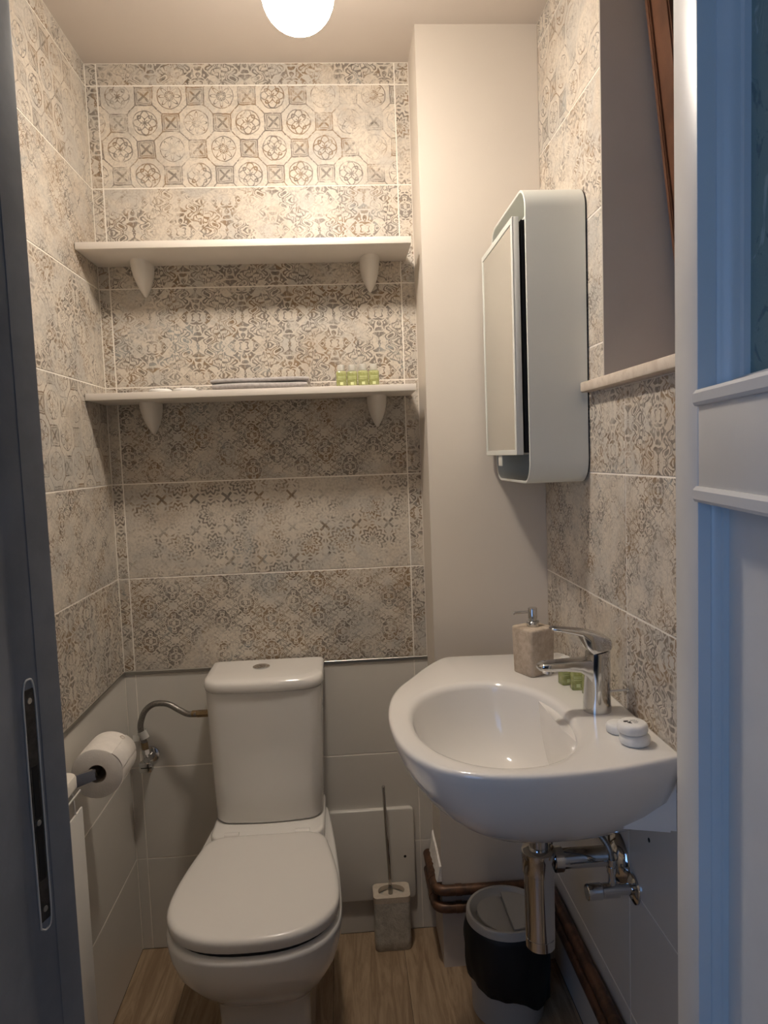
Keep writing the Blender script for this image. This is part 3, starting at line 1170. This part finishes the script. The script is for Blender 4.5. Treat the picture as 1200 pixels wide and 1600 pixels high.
path = smooth_path([(-0.543, 1.862, 0.598), (-0.549, 1.862, 0.622), (-0.551, 1.862, 0.650), (-0.538, 1.862, 0.684), (-0.512, 1.860, 0.703), (-0.476, 1.855, 0.703), (-0.445, 1.845, 0.689),
                    (-0.420, 1.835, 0.680), (-0.396, 1.828, 0.682)], 8)
tube('braid', rel(path, L0), 0.0078, 'braid', hs, 14)
lathe('ferrule', [(0, 0.0088), (0.014, 0.0088)], Vector((-0.408, 1.832, 0.681)) - L0, (1, -0.2, 0.05), 'brass', hs, 16)
lathe('nut', [(0, 0.0095), (0.030, 0.0095)], Vector((-0.394, 1.828, 0.682)) - L0, (1, -0.12, 0.05), 'brass', hs, 6)
lathe('ferrule', [(0, 0.0088), (0.018, 0.0088)], Vector((-0.5425, 1.862, 0.583)) - L0, (-0.1, 0, 1), 'brass', hs, 16)
lathe('nut', [(0, 0.0105), (0.013, 0.0105)], Vector((-0.540, 1.862, 0.570)) - L0, (-0.1, 0, 1), 'chrome', hs, 6)
# clear plastic tag round the hose
bm = bmesh.new()
bm_loft(bm, [circle(Vector((-0.5495 + 0.004 * k, 1.862, 0.632 - 0.010 * k)) - L0, 0.0115, (-0.35, 0, 1), 16) for k in range(3)], True, False, False)
bm_box(bm, -0.572 - L0.x, -0.556 - L0.x, 1.858 - L0.y, 1.8595 - L0.y, 0.606 - L0.z, 0.622 - L0.z)
from_bm('tag', bm, 'frosted', hs, 50)
vl = thing('stop_valve', 'chrome stop valve on the back wall below the braided hose', 'valve', (-0.538, YB, 0.552))
lathe('wall_flange', [(0, 0.022), (0.004, 0.021), (0.008, 0.014)], (0, -0.001, 0), (0, -1, 0), 'chrome', vl, 24)
lathe('body', [(0.004, 0.0105), (0.052, 0.0105)], (0, 0, 0), (0, -1, 0), 'chrome', vl, 18)
lathe('outlet', [(-0.004, 0.0085), (0.020, 0.0085)], (-0.001, -0.040, 0), (-0.1, 0, 1), 'chrome', vl, 16)
kn = box('handle', (-0.016, 0.017, -0.072, -0.046, -0.022, 0.004), 'chrome', vl, bev=0.004)
box('handle_slot', (-0.010, 0.018, -0.0726, -0.0715, -0.009, -0.007), 'dark', kn)

# access panel on the back wall
ap = thing('access_panel', 'raised white access panel low on the back wall', 'panel', (0.044, YB, 0.10))
bm = bmesh.new()
pts = rrect(0.0, 0.13, 0.24, 0.26, 0.012, 5)
bm_loft(bm, [[(x * s, y, 0.13 + (z - 0.13) * s2) for x, z in pts] for y, s, s2 in ((-0.0005, 1, 1), (-0.011, 1, 1), (-0.0135, 0.992, 0.993), (-0.0142, 0.975, 0.978))])
from_bm('cover', bm, 'white_tile', ap, 50)
lathe('screw_hole', [(0, 0.0038), (0.0006, 0.0038)], (0.092, -0.0140, 0.122), (0, -1, 0), 'dark', ap, 10)

# ------------------------------------------------------------------ toilet roll and holder
th = thing('roll_holder', 'chrome toilet roll holder on the left wall', 'holder', (XL, 1.42, 0.70))
o = Vector(th.location)
box('wall_plate', (0.0, 0.006, 0.0, 0.045, -0.022, 0.022), 'chrome', th, bev=0.002)
bm = bmesh.new()
bm_loft(bm, [[(x, y, z) for y, z in ((-0.004, -0.013), (0.004, -0.013), (0.004, 0.013), (-0.004, 0.013))] for x in (0.004, 0.042)], )
bm_loft(bm, [[(0.036 + a, b, z) for a, b, z in ((0, -0.004, -0.013), (0, 0.004, -0.013), (0, 0.004, 0.013), (0, -0.004, 0.013))],
             [(0.067 + a, 0.034 + b, z) for a, b, z in ((0.003, -0.003, -0.011), (-0.003, 0.003, -0.011), (-0.003, 0.003, 0.011), (0.003, -0.003, 0.011))]])
from_bm('arm', bm, 'chrome', th, 30)
lathe('spindle', [(0, 0.007), (0.118, 0.007), (0.12, 0.005)], (0.067, 0.030, 0.0), (0, 1, 0), 'chrome', th, 16)
roll = thing('toilet_roll', 'roll of white toilet paper on the chrome holder', 'toilet roll', (-0.527, 1.46, 0.697))
n = 48
bm = bmesh.new()
R0, RC = 0.0525, 0.0195


def rollring(r, y, wob=0.0):
    return [((r + wob * math.sin(3 * a + 1)) * math.cos(a), y, (r + wob * math.sin(3 * a + 1)) * math.sin(a)) for a in [2 * PI * q / n for q in range(n)]]


vr = bm_loft(bm, [rollring(RC, 0.0), rollring(R0 - 0.0015, 0.0, 0.0006), rollring(R0, 0.0012, 0.0006), rollring(R0 + 0.0004, 0.05, 0.0008), rollring(R0, 0.0985, 0.0006), rollring(R0 - 0.0015, 0.0997, 0.0006), rollring(RC, 0.0997), rollring(RC, 0.0)], True, False, False)
from_bm('paper', bm, 'paper', roll, 50)
bm = bmesh.new()
bm_loft(bm, [rollring(RC - 0.0002, 0.0006), rollring(RC - 0.0012, 0.0006), rollring(RC - 0.0012, 0.099), rollring(RC - 0.0002, 0.099)], True, False, False)
from_bm('core', bm, 'card', roll, 50)
# loose end of the paper: a thin lip lying along the roll
bm = bmesh.new()
a0 = math.radians(8)
arc = [(R0 + 0.0010 + 0.0014 * math.sin(PI * k / 14)) for k in range(15)]
pts = [(arc[k] * math.cos(a0 + k * 0.055), arc[k] * math.sin(a0 + k * 0.055)) for k in range(15)]
bm_loft(bm, [[(x, 0.0006, z) for x, z in pts], [(x * 1.0, 0.0990, z) for x, z in pts]], False, False, False)
le = from_bm('loose_end', bm, 'paper', roll, 50)
md = le.modifiers.new('thick', 'SOLIDIFY')
md.thickness = 0.0006
# embossed mark near the far end
bm = bmesh.new()
for k in range(10):
    a = math.radians(55) + 0.09 * math.cos(2 * PI * k / 10)
    y = 0.082 + 0.006 * math.sin(2 * PI * k / 10)
    rr = R0 + 0.0012
    c = Vector((rr * math.cos(a), y, rr * math.sin(a)))
    bm_box(bm, -0.0012, 0.0012, -0.0012, 0.0012, -0.0003, 0.0003, mat=Matrix.Translation(c) @ Matrix.Rotation(PI / 2 - a, 4, 'Y'))
from_bm('emboss', bm, simple('emboss_tint', (0.66, 0.58, 0.49), 0.9), roll)

# ------------------------------------------------------------------ radiator
rad = thing('radiator', 'white panel radiator with slatted top on the left wall', 'radiator', (XL, 1.04, 0.10))
rx, ry, rz = XL, 1.04, 0.10
bm = bmesh.new()
bm_box(bm, 0.012, 0.074, 0.70 + 0.06 - ry, 1.262 - ry, 0.0, 0.645)
from_bm('convector', bm, 'rad_dark', rad)
box('front_panel', (0.0925, 0.0965, 0.76 - ry, 1.302 - ry, 0.0, 0.606), 'rad_white', rad, bev=0.0015)
box('slat', (0.0935, 0.0965, 0.76 - ry, 1.300 - ry, 0.6365, 0.6400), 'rad_white', rad, bev=0.0012)
bm = bmesh.new()
pts = rrect(0.0530, (0.76 + 1.292) / 2 - ry, 0.092, 1.292 - 0.76, 0.020, 6)
bm_loft(bm, [[(x, y, z) for x, y in pts] for z in (0.655, 0.672)] + [[(0.0505 + (x - 0.0505) * 0.96, y * 0.993, 0.676) for x, y in pts]])
from_bm('top_cover', bm, 'cream_enamel', rad, 40)
tube('edge_wire', round_path([(0.070, 1.264 - ry, 0.660), (0.093, 1.268 - ry, 0.652), (0.0945, 1.272 - ry, 0.60), (0.0905, 1.272 - ry, 0.02)], 0.012), 0.0018, 'rad_white', rad, 8)
for z in (0.12, 0.50):
    box('wall_bracket', (0.0, 0.093, 1.10 - ry, 1.13 - ry, z, z + 0.02), 'rad_dark', rad)
for yy in (0.85, 1.20):
    box('foot', (0.03, 0.06, yy - ry - 0.012, yy - ry + 0.012, -0.10, 0.002), 'rad_white', rad, bev=0.003)

# ------------------------------------------------------------------ wall cabinet with mirror door
CX0, CY0, CY1, CZ0, CZ1 = 0.384, 1.42, 1.728, 1.262, 1.853
cab = thing('mirror_cabinet', 'white wall cabinet with rounded corners and mirrored door', 'cabinet', (XR, (CY0 + CY1) / 2, CZ0))
o = Vector(cab.location)


def yz(w0, r):
    """rounded rectangle in the y-z plane, inset by w0"""
    return rrect((CY0 + CY1) / 2 - o.y, (CZ0 + CZ1) / 2 - o.z, CY1 - CY0 - 2 * w0, CZ1 - CZ0 - 2 * w0, r, 10)


bm = bmesh.new()
oo, ii = yz(0, 0.045), yz(0.0055, 0.0395)
xf, xb = CX0 - o.x, -0.004
bm_loft(bm, [[(xb, y, z) for y, z in oo], [(xf + 0.001, y, z) for y, z in oo], [(xf, y, z) for y, z in yz(0.001, 0.044)], [(xf, y, z) for y, z in yz(0.0045, 0.0405)],
             [(xf + 0.001, y, z) for y, z in ii], [(xb, y, z) for y, z in ii]], True, False, False)
from_bm('shell', bm, 'lacquer', cab, 40)
bm = bmesh.new()
bm_loft(bm, [[(xb, y, z) for y, z in ii], [(xb - 0.008, y, z) for y, z in ii]])
from_bm('back_panel', bm, 'lacquer', cab, 40)
bm = bmesh.new()
bm_loft(bm, [[(x, y, z) for y, z in yz(0.006, 0.04)] for x in (-0.0005, -0.0035)])
from_bm('wall_gasket', bm, 'dark', cab, 40)
# near-black box paints the shade of the interior behind the door
DZ0, DZ1, DY0, DY1 = 1.322, 1.792, 1.436, 1.722
box('interior_shade', (0.379 - o.x, xb - 0.006, CY0 + 0.0145 - o.y, CY1 - 0.010 - o.y, DZ0 + 0.004 - o.z, DZ1 - 0.004 - o.z), 'dark', cab)
for zz in (DZ0, DZ1 - 0.004):
    box('inner_shelf', (0.385 - o.x, xb - 0.006, CY0 + 0.006 - o.y, CY1 - 0.006 - o.y, zz - o.z, zz + 0.0038 - o.z), 'lacquer', cab)
d = box('door', (0.3610 - o.x, 0.3735 - o.x, DY0 - 0.010 - o.y, DY1 - o.y, DZ0 - o.z, DZ1 - o.z), 'lacquer', cab, bev=0.0015)
for b in ((DY0 - 0.010, DY0 + 0.002, DZ0, DZ1), (DY1 - 0.008, DY1, DZ0, DZ1), (DY0 + 0.002, DY1 - 0.008, DZ0, DZ0 + 0.011), (DY0 + 0.002, DY1 - 0.008, DZ1 - 0.012, DZ1)):
    box('door_frame', (0.3585 - o.x, 0.3612 - o.x, b[0] - o.y, b[1] - o.y, b[2] - o.z, b[3] - o.z), 'lacquer', d, bev=0.0006, seg=1)
box('mirror', (0.3601 - o.x, 0.3615 - o.x, DY0 + 0.002 - o.y, DY1 - 0.006 - o.y, DZ0 + 0.010 - o.z, DZ1 - 0.012 - o.z), 'mirror', d)
box('pull_tab', (0.3615 - o.x, 0.3640 - o.x, 1.572 - o.y, 1.606 - o.y, DZ0 - 0.024 - o.z, DZ0 + 0.004 - o.z), 'lacquer', d, bev=0.001)

# ------------------------------------------------------------------ wash basin
SZ = 0.855
basin = thing('wash_basin', 'white wall-hung wash basin with oval bowl', 'basin', (XR, 1.32, 0.60))
o = Vector(basin.location)
CXY = Vector((0.262, 1.235))
outline = [(0.508, 1.619), (0.44, 1.623), (0.37, 1.627), (0.30, 1.631), (0.245, 1.633), (0.226, 1.629), (0.205, 1.607), (0.170, 1.556), (0.132, 1.487), (0.104, 1.436), (0.083, 1.375),
           (0.072, 1.305), (0.070, 1.240), (0.076, 1.165), (0.094, 1.100), (0.126, 1.048), (0.160, 1.021), (0.205, 1.004), (0.255, 0.996), (0.31, 0.995), (0.36, 0.998), (0.41, 1.005), (0.455, 1.016), (0.508, 1.030)]


def polar_sample(poly, n, closed):
    """points where rays from CXY cross the outline"""
    out = []
    P = [Vector(p) for p in poly]
    segs = list(zip(P[:-1], P[1:])) + ([(P[-1], P[0])] if closed else [])
    for i in range(n):
        a = 2 * PI * i / n
        d = Vector((math.cos(a), math.sin(a)))
        best = None
        for p, q in segs:
            e = q - p
            den = d.x * -e.y + e.x * d.y
            det = d.x * (-e.y) - d.y * (-e.x)
            if abs(det) < 1e-12:
                continue
            w = p - CXY
            t = (w.x * (-e.y) - w.y * (-e.x)) / det
            s = (d.x * w.y - d.y * w.x) / det
            if t > 0 and -1e-6 <= s <= 1 + 1e-6:
                best = t if best is None else min(best, t)
        out.append(best)
    return out


# smooth the free edge of the outline
sm = smooth_path([(x, y, 0) for x, y in outline], 8)
NS = 160
ro = polar_sample([(p.x, p.y) for p in sm], NS, True)


def inner_r(a):
    # oval bowl, flatter towards the tap
    c, s = math.cos(a), math.sin(a)
    ax = 0.150 if c < 0 else 0.128
    by = 0.192 if s > 0 else 0.203
    pw = 2.15
    return (abs(c / ax) ** pw + abs(s / by) ** pw) ** (-1 / pw)


ri = [inner_r(2 * PI * i / NS) for i in range(NS)]
bot = Vector((0.345, 1.278))
DRN = Vector((0.318, 1.262))


def ring(fun):
    pts = []
    for i in range(NS):
        a = 2 * PI * i / NS
        x, y, z = fun(i, a)
        pts.append((x - o.x, y - o.y, z - o.z))
    return pts


def pol(r, a, c=CXY):
    return c.x + r * math.cos(a), c.y + r * math.sin(a)


rings = []
# bowl inside: from the drain up
for f, z in ((0.10, 0.700), (0.30, 0.703), (0.50, 0.711), (0.66, 0.725), (0.79, 0.746), (0.88, 0.773), (0.94, 0.803), (0.975, 0.829), (0.992, 0.842)):
    def fn(i, a, f=f, z=z):
        p = Vector(pol(ri[i] * f, a, CXY)).lerp(Vector(pol(ri[i] * f, a, DRN)), 1 - f)
        return p.x, p.y, z
    rings.append(ring(fn))
for e, z in ((0.000, 0.8475), (0.004, 0.8520), (0.010, 0.8542), (0.018, 0.8550)):
    rings.append(ring(lambda i, a, e=e, z=z: (*pol(min(ri[i] + e, ro[i] - 0.012), a), z)))


def wallside(x):
    return max(0.0, min(1.0, (x - 0.40) / 0.10))


# deck edge, rounded
for g, z in ((0.008, 0.8550), (0.003, 0.8538), (0.0008, 0.8505), (0.0, 0.846)):
    rings.append(ring(lambda i, a, g=g, z=z: (*pol(ro[i] - g, a), z)))
# outside of the basin
for f, z in ((0.993, 0.834), (0.975, 0.816), (0.945, 0.794), (0.90, 0.768), (0.84, 0.741), (0.765, 0.716), (0.67, 0.692), (0.55, 0.671), (0.41, 0.654), (0.25, 0.642), (0.12, 0.638)):
    def fn2(i, a, f=f, z=z):
        p = Vector(pol(ro[i], a))
        c = CXY.lerp(bot, min(1.0, (1 - f) * 1.6))
        q = c + (p - CXY) * f
        q.x = min(q.x, 0.5075)
        # the back half of the far side sinks more gently
        return q.x, q.y, z
    rings.append(ring(fn2))
bm = bmesh.new()
bm_loft(bm, rings)
ceramic_body = from_bm('bowl', bm, 'ceramic', basin, 60)
# mounting apron against the wall
bm = bmesh.new()
ap_pts = [(0.5075, 1.052), (0.43, 1.075), (0.38, 1.12), (0.37, 1.20), (0.37, 1.45), (0.40, 1.56), (0.5075, 1.60)]
bm_loft(bm, [[(x - o.x, y - o.y, z - o.z) for x, y in ap_pts] for z in (0.716, 0.84)])
bmesh.ops.bevel(bm, geom=[e for e in bm.edges if abs(e.verts[0].co.z - e.verts[1].co.z) < 1e-5 and e.verts[0].co.z < 0.2], offset=0.006, segments=2, affect='EDGES', clamp_overlap=True)
from_bm('apron', bm, 'ceramic', basin, 40)
lathe('drain', [(0, 0.0), (0, 0.021), (0.003, 0.021), (0.005, 0.017), (0.004, 0.0)], Vector((DRN.x, DRN.y, 0.7002)) - o, (0, 0, 1), 'chrome', basin, 28)

# tap
tap = thing('basin_tap', 'chrome single-lever mixer tap on the basin deck', 'tap', (0.449, 1.237, SZ))


def sq(w, d, z, r, cx=0.0, cy=0.0, tilt=0.0):
    return [(x, y, z + tilt * x) for x, y in rrect(cx, cy, w, d, r, 5)]


bm = bmesh.new()
bm_loft(bm, [sq(0.050, 0.048, 0.0, 0.0235), sq(0.050, 0.048, 0.003, 0.0235), sq(0.0475, 0.046, 0.03, 0.0225), sq(0.0455, 0.045, 0.07, 0.022, 0.001), sq(0.0445, 0.045, 0.105, 0.022, 0.002, 0, 0.18),
             sq(0.043, 0.044, 0.110, 0.021, 0.002, 0, 0.18)])
body = from_bm('body', bm, 'chrome', tap, 40)
bm = bmesh.new()
rings = []
for x, z0, z1, w in ((-0.010, 0.050, 0.097, 0.036), (-0.022, 0.068, 0.097, 0.036), (-0.034, 0.076, 0.0965, 0.0355), (-0.060, 0.079, 0.0955, 0.034), (-0.085, 0.0795, 0.0945, 0.033), (-0.100, 0.080, 0.0935, 0.030), (-0.107, 0.0815, 0.0915, 0.022), (-0.1095, 0.084, 0.089, 0.010)):
    rings.append([(x, y, z) for y, z in [(p[0], p[1]) for p in rrect(0, (z0 + z1) / 2, w, z1 - z0, min(0.004, (z1 - z0) * 0.4), 3)]])
bm_loft(bm, rings)
from_bm('spout', bm, 'chrome', tap, 40)
lathe('aerator', [(0, 0.0105), (-0.006, 0.0105)], (-0.089, 0, 0.0805), (0, 0, 1), 'chrome', tap, 20)
bm = bmesh.new()
rings = []
for x, zb, zt, w in ((0.024, 0.117, 0.128, 0.030), (0.020, 0.114, 0.135, 0.040), (0.005, 0.1105, 0.142, 0.044), (-0.012, 0.1075, 0.147, 0.043), (-0.022, 0.118, 0.1495, 0.040), (-0.029, 0.140, 0.151, 0.037), (-0.045, 0.1455, 0.1535, 0.033), (-0.065, 0.150, 0.1565, 0.029), (-0.080, 0.153, 0.158, 0.024), (-0.084, 0.1545, 0.1575, 0.016)):
    rings.append([(x, y, z) for y, z in rrect(0, (zb + zt) / 2, w, zt - zb, min(0.005, (zt - zb) * 0.42), 3)])
bm_loft(bm, rings)
from_bm('lever', bm, 'chrome', tap, 40)
lathe('pop_up_rod', [(0, 0.0022), (0.028, 0.0022), (0.029, 0.005), (0.033, 0.005)], (0.022, -0.006, 0.036), (1, -0.3, 0.15), 'chrome', tap, 12)

# soap dispenser
dc = (0.3985, 1.478)
disp = thing('soap_dispenser', 'beige stone soap dispenser with chrome pump on the basin', 'soap dispenser', (*dc, SZ))
disp.rotation_euler = (0, 0, math.radians(25))
bm = bmesh.new()
bm_loft(bm, [[(x, y, z) for x, y in rrect(0, 0, w, w, 0.007, 4)] for z, w in ((0, 0.060), (0.002, 0.0625), (0.05, 0.0645), (0.096, 0.0665), (0.099, 0.0655), (0.1005, 0.062))])
from_bm('body', bm, 'sandstone', disp, 50)
pm = lathe('pump', [(0, 0.0125), (0.001, 0.0135), (0.011, 0.0135), (0.012, 0.0125), (0.0125, 0.0085), (0.017, 0.0085), (0.0175, 0.0098), (0.039, 0.0098), (0.040, 0.009)], (0, 0, 0.1005), (0, 0, 1), 'chrome', disp, 28)
bm = bmesh.new()
aa = -math.radians(25) + PI + math.radians(8)
p0 = Vector((0.006 * math.cos(aa), 0.006 * math.sin(aa), 0.132))
p1 = Vector((0.044 * math.cos(aa), 0.044 * math.sin(aa), 0.1325))
bm_tube(bm, [p0, p0.lerp(p1, 0.9), p1 + Vector((0, 0, -0.002))], 0.0028, 10)
from_bm('nozzle', bm, 'chrome', pm, 50)

# small bottles behind the tap
bottle((0.441, 1.392, SZ), 'small green bottle beside the stone soap dispenser on the basin', 'green bottles on the basin', 0.2)
bottle((0.453, 1.358, SZ), 'small green bottle between two others behind the chrome tap', 'green bottles on the basin', -0.1)
bottle((0.466, 1.322, SZ), 'small green bottle mostly hidden right behind the chrome tap', 'green bottles on the basin', 0.1)

# soaps on the basin deck
soap((0.4545, 1.085, SZ), 'lower of two stacked white wrapped soaps on the basin', 'white soaps', 0.0240, 0.0175)
soap((0.4520, 1.087, SZ + 0.0178), 'top white wrapped soap with black leaf print on the basin', 'white soaps', 0.0240, 0.0175, True)
soap((0.4475, 1.134, SZ), 'white wrapped soap half hidden behind the stacked pair', 'white soaps', 0.0205, 0.0165)

# ------------------------------------------------------------------ trap, waste pipe and stop valve under the basin
trap = thing('bottle_trap', 'chrome bottle trap and waste pipe under the basin', 'trap', (0.347, 1.28, 0.38))
lathe('tailpiece', [(0.175, 0.0185), (0.262, 0.0185)], (0, 0, 0), (0, 0, 1), 'chrome', trap, 24)
lathe('collar', [(0.150, 0.029), (0.152, 0.0315), (0.180, 0.0315), (0.1815, 0.0325), (0.194, 0.0325), (0.196, 0.030), (0.197, 0.019)], (0, 0, 0), (0, 0, 1), 'chrome', trap, 32)
lathe('cup', [(0.0, 0.024), (0.003, 0.0275), (0.022, 0.028), (0.0225, 0.0272), (0.0235, 0.0272), (0.024, 0.028), (0.15, 0.0285)], (0, 0, 0), (0, 0, 1), 'chrome', trap, 32)
tube('waste_pipe', [(0.026, 0, 0.172), (0.08, 0.004, 0.170), (0.1585, 0.010, 0.165)], 0.0188, 'chrome', trap, 20)
lathe('nut', [(0, 0.0235), (0.016, 0.0235)], (0.028, 0, 0.172), (1, 0.04, -0.02), 'chrome', trap, 24)
lathe('wall_flange', [(0, 0.050), (0.003, 0.0495), (0.014, 0.039), (0.024, 0.022)], (0.1615, 0.012, 0.160), (-1, 0, 0), 'chrome', trap, 36)

av = thing('angle_valve', 'chrome angle valve on the right wall beside the trap', 'valve', (XR, 1.222, 0.520))
lathe('wall_flange', [(0, 0.0275), (0.003, 0.027), (0.008, 0.016)], (-0.0005, 0, 0), (-1, 0, 0), 'chrome', av, 32)
lathe('body', [(0.004, 0.010), (0.03, 0.010), (0.031, 0.0135), (0.062, 0.0135)], (0, 0, 0), (-1, 0, 0), 'chrome', av, 24)
lathe('handle', [(0, 0.0140), (0.002, 0.0148), (0.026, 0.0148), (0.0275, 0.0135)], (-0.0625, 0, 0), (-1, 0, 0), 'chrome', av, 24)
lathe('outlet', [(0, 0.007), (0.024, 0.007), (0.025, 0.009), (0.036, 0.009)], (-0.042, 0, 0.010), (0, 0, 1), 'chrome', av, 16)
bh = thing('tap_hose', 'dark flexible supply hose between angle valve and basin', 'hose', (0.467, 1.222, 0.567))
o2 = Vector(bh.location)
tube('hose', rel(smooth_path([(0.467, 1.222, 0.567), (0.466, 1.226, 0.59), (0.458, 1.238, 0.609), (0.442, 1.255, 0.622), (0.424, 1.275, 0.624), (0.412, 1.295, 0.618)], 6), o2), 0.0052, 'braid', bh, 12)
lathe('ferrule', [(0, 0.0068), (0.014, 0.0068)], (0, 0, -0.002), (0, 0, 1), 'chrome', bh, 14)
bp = thing('brass_connector', 'old brass pipe connector behind the waste pipe', 'pipe', (0.425, 1.366, 0.585))
lathe('tube', [(-0.02, 0.0075), (0.06, 0.0075)], (0, 0, 0), (0, 0, 1), 'brass', bp, 16)
lathe('nut', [(-0.02, 0.012), (0.002, 0.012)], (0, 0, 0), (0, 0, 1), 'brass', bp, 6)
tube('elbow', [(0, 0, -0.014), (0.04, 0.006, -0.016), (0.0825, 0.008, -0.018)], 0.0085, 'brass', bp, 14)
tag(tube('chain_cord', [(0.388, 1.318, 0.640), (0.384, 1.318, 0.56)], 0.0015, 'print'), 'thin dark cord hanging below the basin', 'cord')

# ------------------------------------------------------------------ copper pipes
for zc, lab in ((0.219, 'upper brown copper pipe running round the chase and right wall'), (0.173, 'lower brown copper pipe running round the chase and right wall')):
    pz = zc
    t = thing('copper_pipe', lab, 'pipe', (0.20, 1.80, pz), 'copper heating pipes')
    o2 = Vector(t.location)
    off = 0.0145
    pth = round_path([(XC - off - 0.002, YB - 0.001, pz), (XC - off - 0.002, YC - off - 0.002, pz), (XR - off - 0.004, YC - off - 0.002, pz - 0.002), (XR - off - 0.004, 0.78, pz - 0.006)], 0.030, 8)
    tube('run', rel(pth, o2), 0.0135, 'copper', t, 16)
    for cxp in ((XC - off - 0.002, YC + 0.03), (XC + 0.032, YC - off - 0.002)):
        ax = (0, 1, 0) if cxp[0] < XC else (1, 0, 0)
        lathe('coupling', [(0, 0.0147), (0.016, 0.0147)], Vector((cxp[0], cxp[1], pz)) - o2, ax, 'copper', t, 16)
# rough plaster strip on the chase above the upper pipe
rnd = random.Random(9)
bm = bmesh.new()
rings = []
for i in range(16):
    y = YC - 0.003 + (YB - 0.004 - YC) * i / 15
    th_ = 0.010 + rnd.uniform(-0.002, 0.002)
    zt = 0.278 + rnd.uniform(-0.004, 0.004) + 0.012 * (i / 15)
    rings.append([(XC - 0.0004, y, 0.2345), (XC - th_ - 0.003, y, 0.2345 + rnd.uniform(0, 0.002)), (XC - th_, y, 0.248), (XC - th_ * 0.5, y, zt - 0.003), (XC - 0.0004, y, zt)])
bm_loft(bm, rings)
tag(from_bm('plaster_patch', bm, 'plaster', None, 30), 'rough white plaster patch on the chase above the copper pipe', 'plaster')

# ------------------------------------------------------------------ toilet brush
br = thing('toilet_brush_holder', 'square stone toilet brush holder beside the toilet', 'brush holder', (0.092, 1.850, 0.0))
bm = bmesh.new()
rings = []
rnd = random.Random(4)
for z, w, dd in ((0, 0.094, 0.064), (0.003, 0.098, 0.067), (0.03, 0.099, 0.068), (0.075, 0.098, 0.068), (0.12, 0.098, 0.068), (0.135, 0.0985, 0.068)):
    rings.append([(x, y, z) for x, y in rrect(0, 0, w, dd, 0.012, 5)])
bm_loft(bm, rings)
from_bm('body', bm, 'rough_stone', br, 40)
bm = bmesh.new()
on = rrect(0, 0, 0.100, 0.069, 0.013, 7)
hole = [(0.036 * math.cos(2 * PI * i / 32 + PI / 32), 0.026 * math.sin(2 * PI * i / 32 + PI / 32)) for i in range(32)]
on = rrect(0, 0, 0.100, 0.069, 0.013, 7)
bm_loft(bm, [[(x, y, z) for x, y in (on if q else hole)] for q, z in ((0, 0.138), (0, 0.151), (1, 0.151), (1, 0.1355))], True, False, False)
from_bm('rim', bm, 'sandstone_top', br, 35)
lathe('inner_cup', [(0, 0.024), (0.0005, 0.024)], (0, 0, 0.1385), (0, 0, 1), 'sandstone_top', br, 24)
bst = thing('toilet_brush', 'thin chrome toilet brush handle standing in its holder', 'toilet brush', (0.092, 1.850, 0.139))
tube('handle', [(-0.002, 0.004, 0.0), (-0.003, 0.004, 0.06), (-0.010, 0.010, 0.296)], 0.0042, 'chrome', bst, 14)
lathe('collar', [(0, 0.0062), (0.018, 0.0062)], (-0.002, 0.004, 0.0005), (0, 0, 1), 'brushed', bst, 14)
lathe('knob', [(0, 0.0046), (0.006, 0.0048), (0.008, 0.003)], (-0.010, 0.010, 0.294), (0, 0, 1), 'chrome', bst, 14)

# ------------------------------------------------------------------ waste bin
bn = thing('waste_bin', 'small grey swing-lid waste bin with a black bag', 'bin', (0.351, 1.600, 0.0))
lathe('bucket', [(0, 0.082), (0.002, 0.0845), (0.12, 0.088), (0.225, 0.091)], (0, 0, 0), (0, 0, 1), 'bin', bn, 48)
bm = bmesh.new()
rings = []
NB = 72
for f in range(9):
    t_ = f / 8
    ring_ = []
    for q in range(NB):
        a = 2 * PI * q / NB
        # the bag hangs lower towards the front right
        low = 0.085 + 0.035 * math.cos(a - math.radians(150)) + 0.010 * math.sin(3 * a) + 0.004 * math.sin(7 * a)
        z = 0.2305 - (0.2305 - low) * t_
        r = 0.0925 + 0.009 * math.sin(PI * min(1, t_ * 0.85)) + 0.0030 * math.sin(9 * a + 4 * t_) * t_ + 0.0015 * math.sin(17 * a - 5 * t_) * t_
        ring_.append((r * math.cos(a), r * math.sin(a), z))
    rings.append(ring_)
bm_loft(bm, rings, True, False, False)
bag = from_bm('bag', bm, 'black_plastic', bn, 60)
md = bag.modifiers.new('thick', 'SOLIDIFY')
md.thickness = 0.0012
md.offset = -1
lathe('lid_ring', [(0.224, 0.090), (0.226, 0.0945), (0.240, 0.0940), (0.245, 0.0915), (0.246, 0.088), (0.2450, 0.085), (0.240, 0.082), (0.231, 0.076), (0.228, 0.0705)], (0, 0, 0), (0, 0, 1), 'bin', bn, 56, True, True, False)
bm = bmesh.new()
arc = [(-0.0705 * math.cos(a), 0.0705 * math.sin(a)) for a in [PI * k / 24 - PI / 2 for k in range(25)]]
bm_loft(bm, [[(x + 0.003, y, z - 0.18 * (x + 0.003)) for x, y in arc] for z in (0.224, 0.228)])
from_bm('flap', bm, 'bin', bn, 40)
bm = bmesh.new()
arc = [(0.0705 * math.cos(a), 0.0705 * math.sin(a)) for a in [PI * k / 24 - PI / 2 for k in range(25)]]
bm_loft(bm, [[(x + 0.004, y, z) for x, y in arc] for z in (0.236, 0.240)])
from_bm('flap', bm, 'bin', bn, 40)
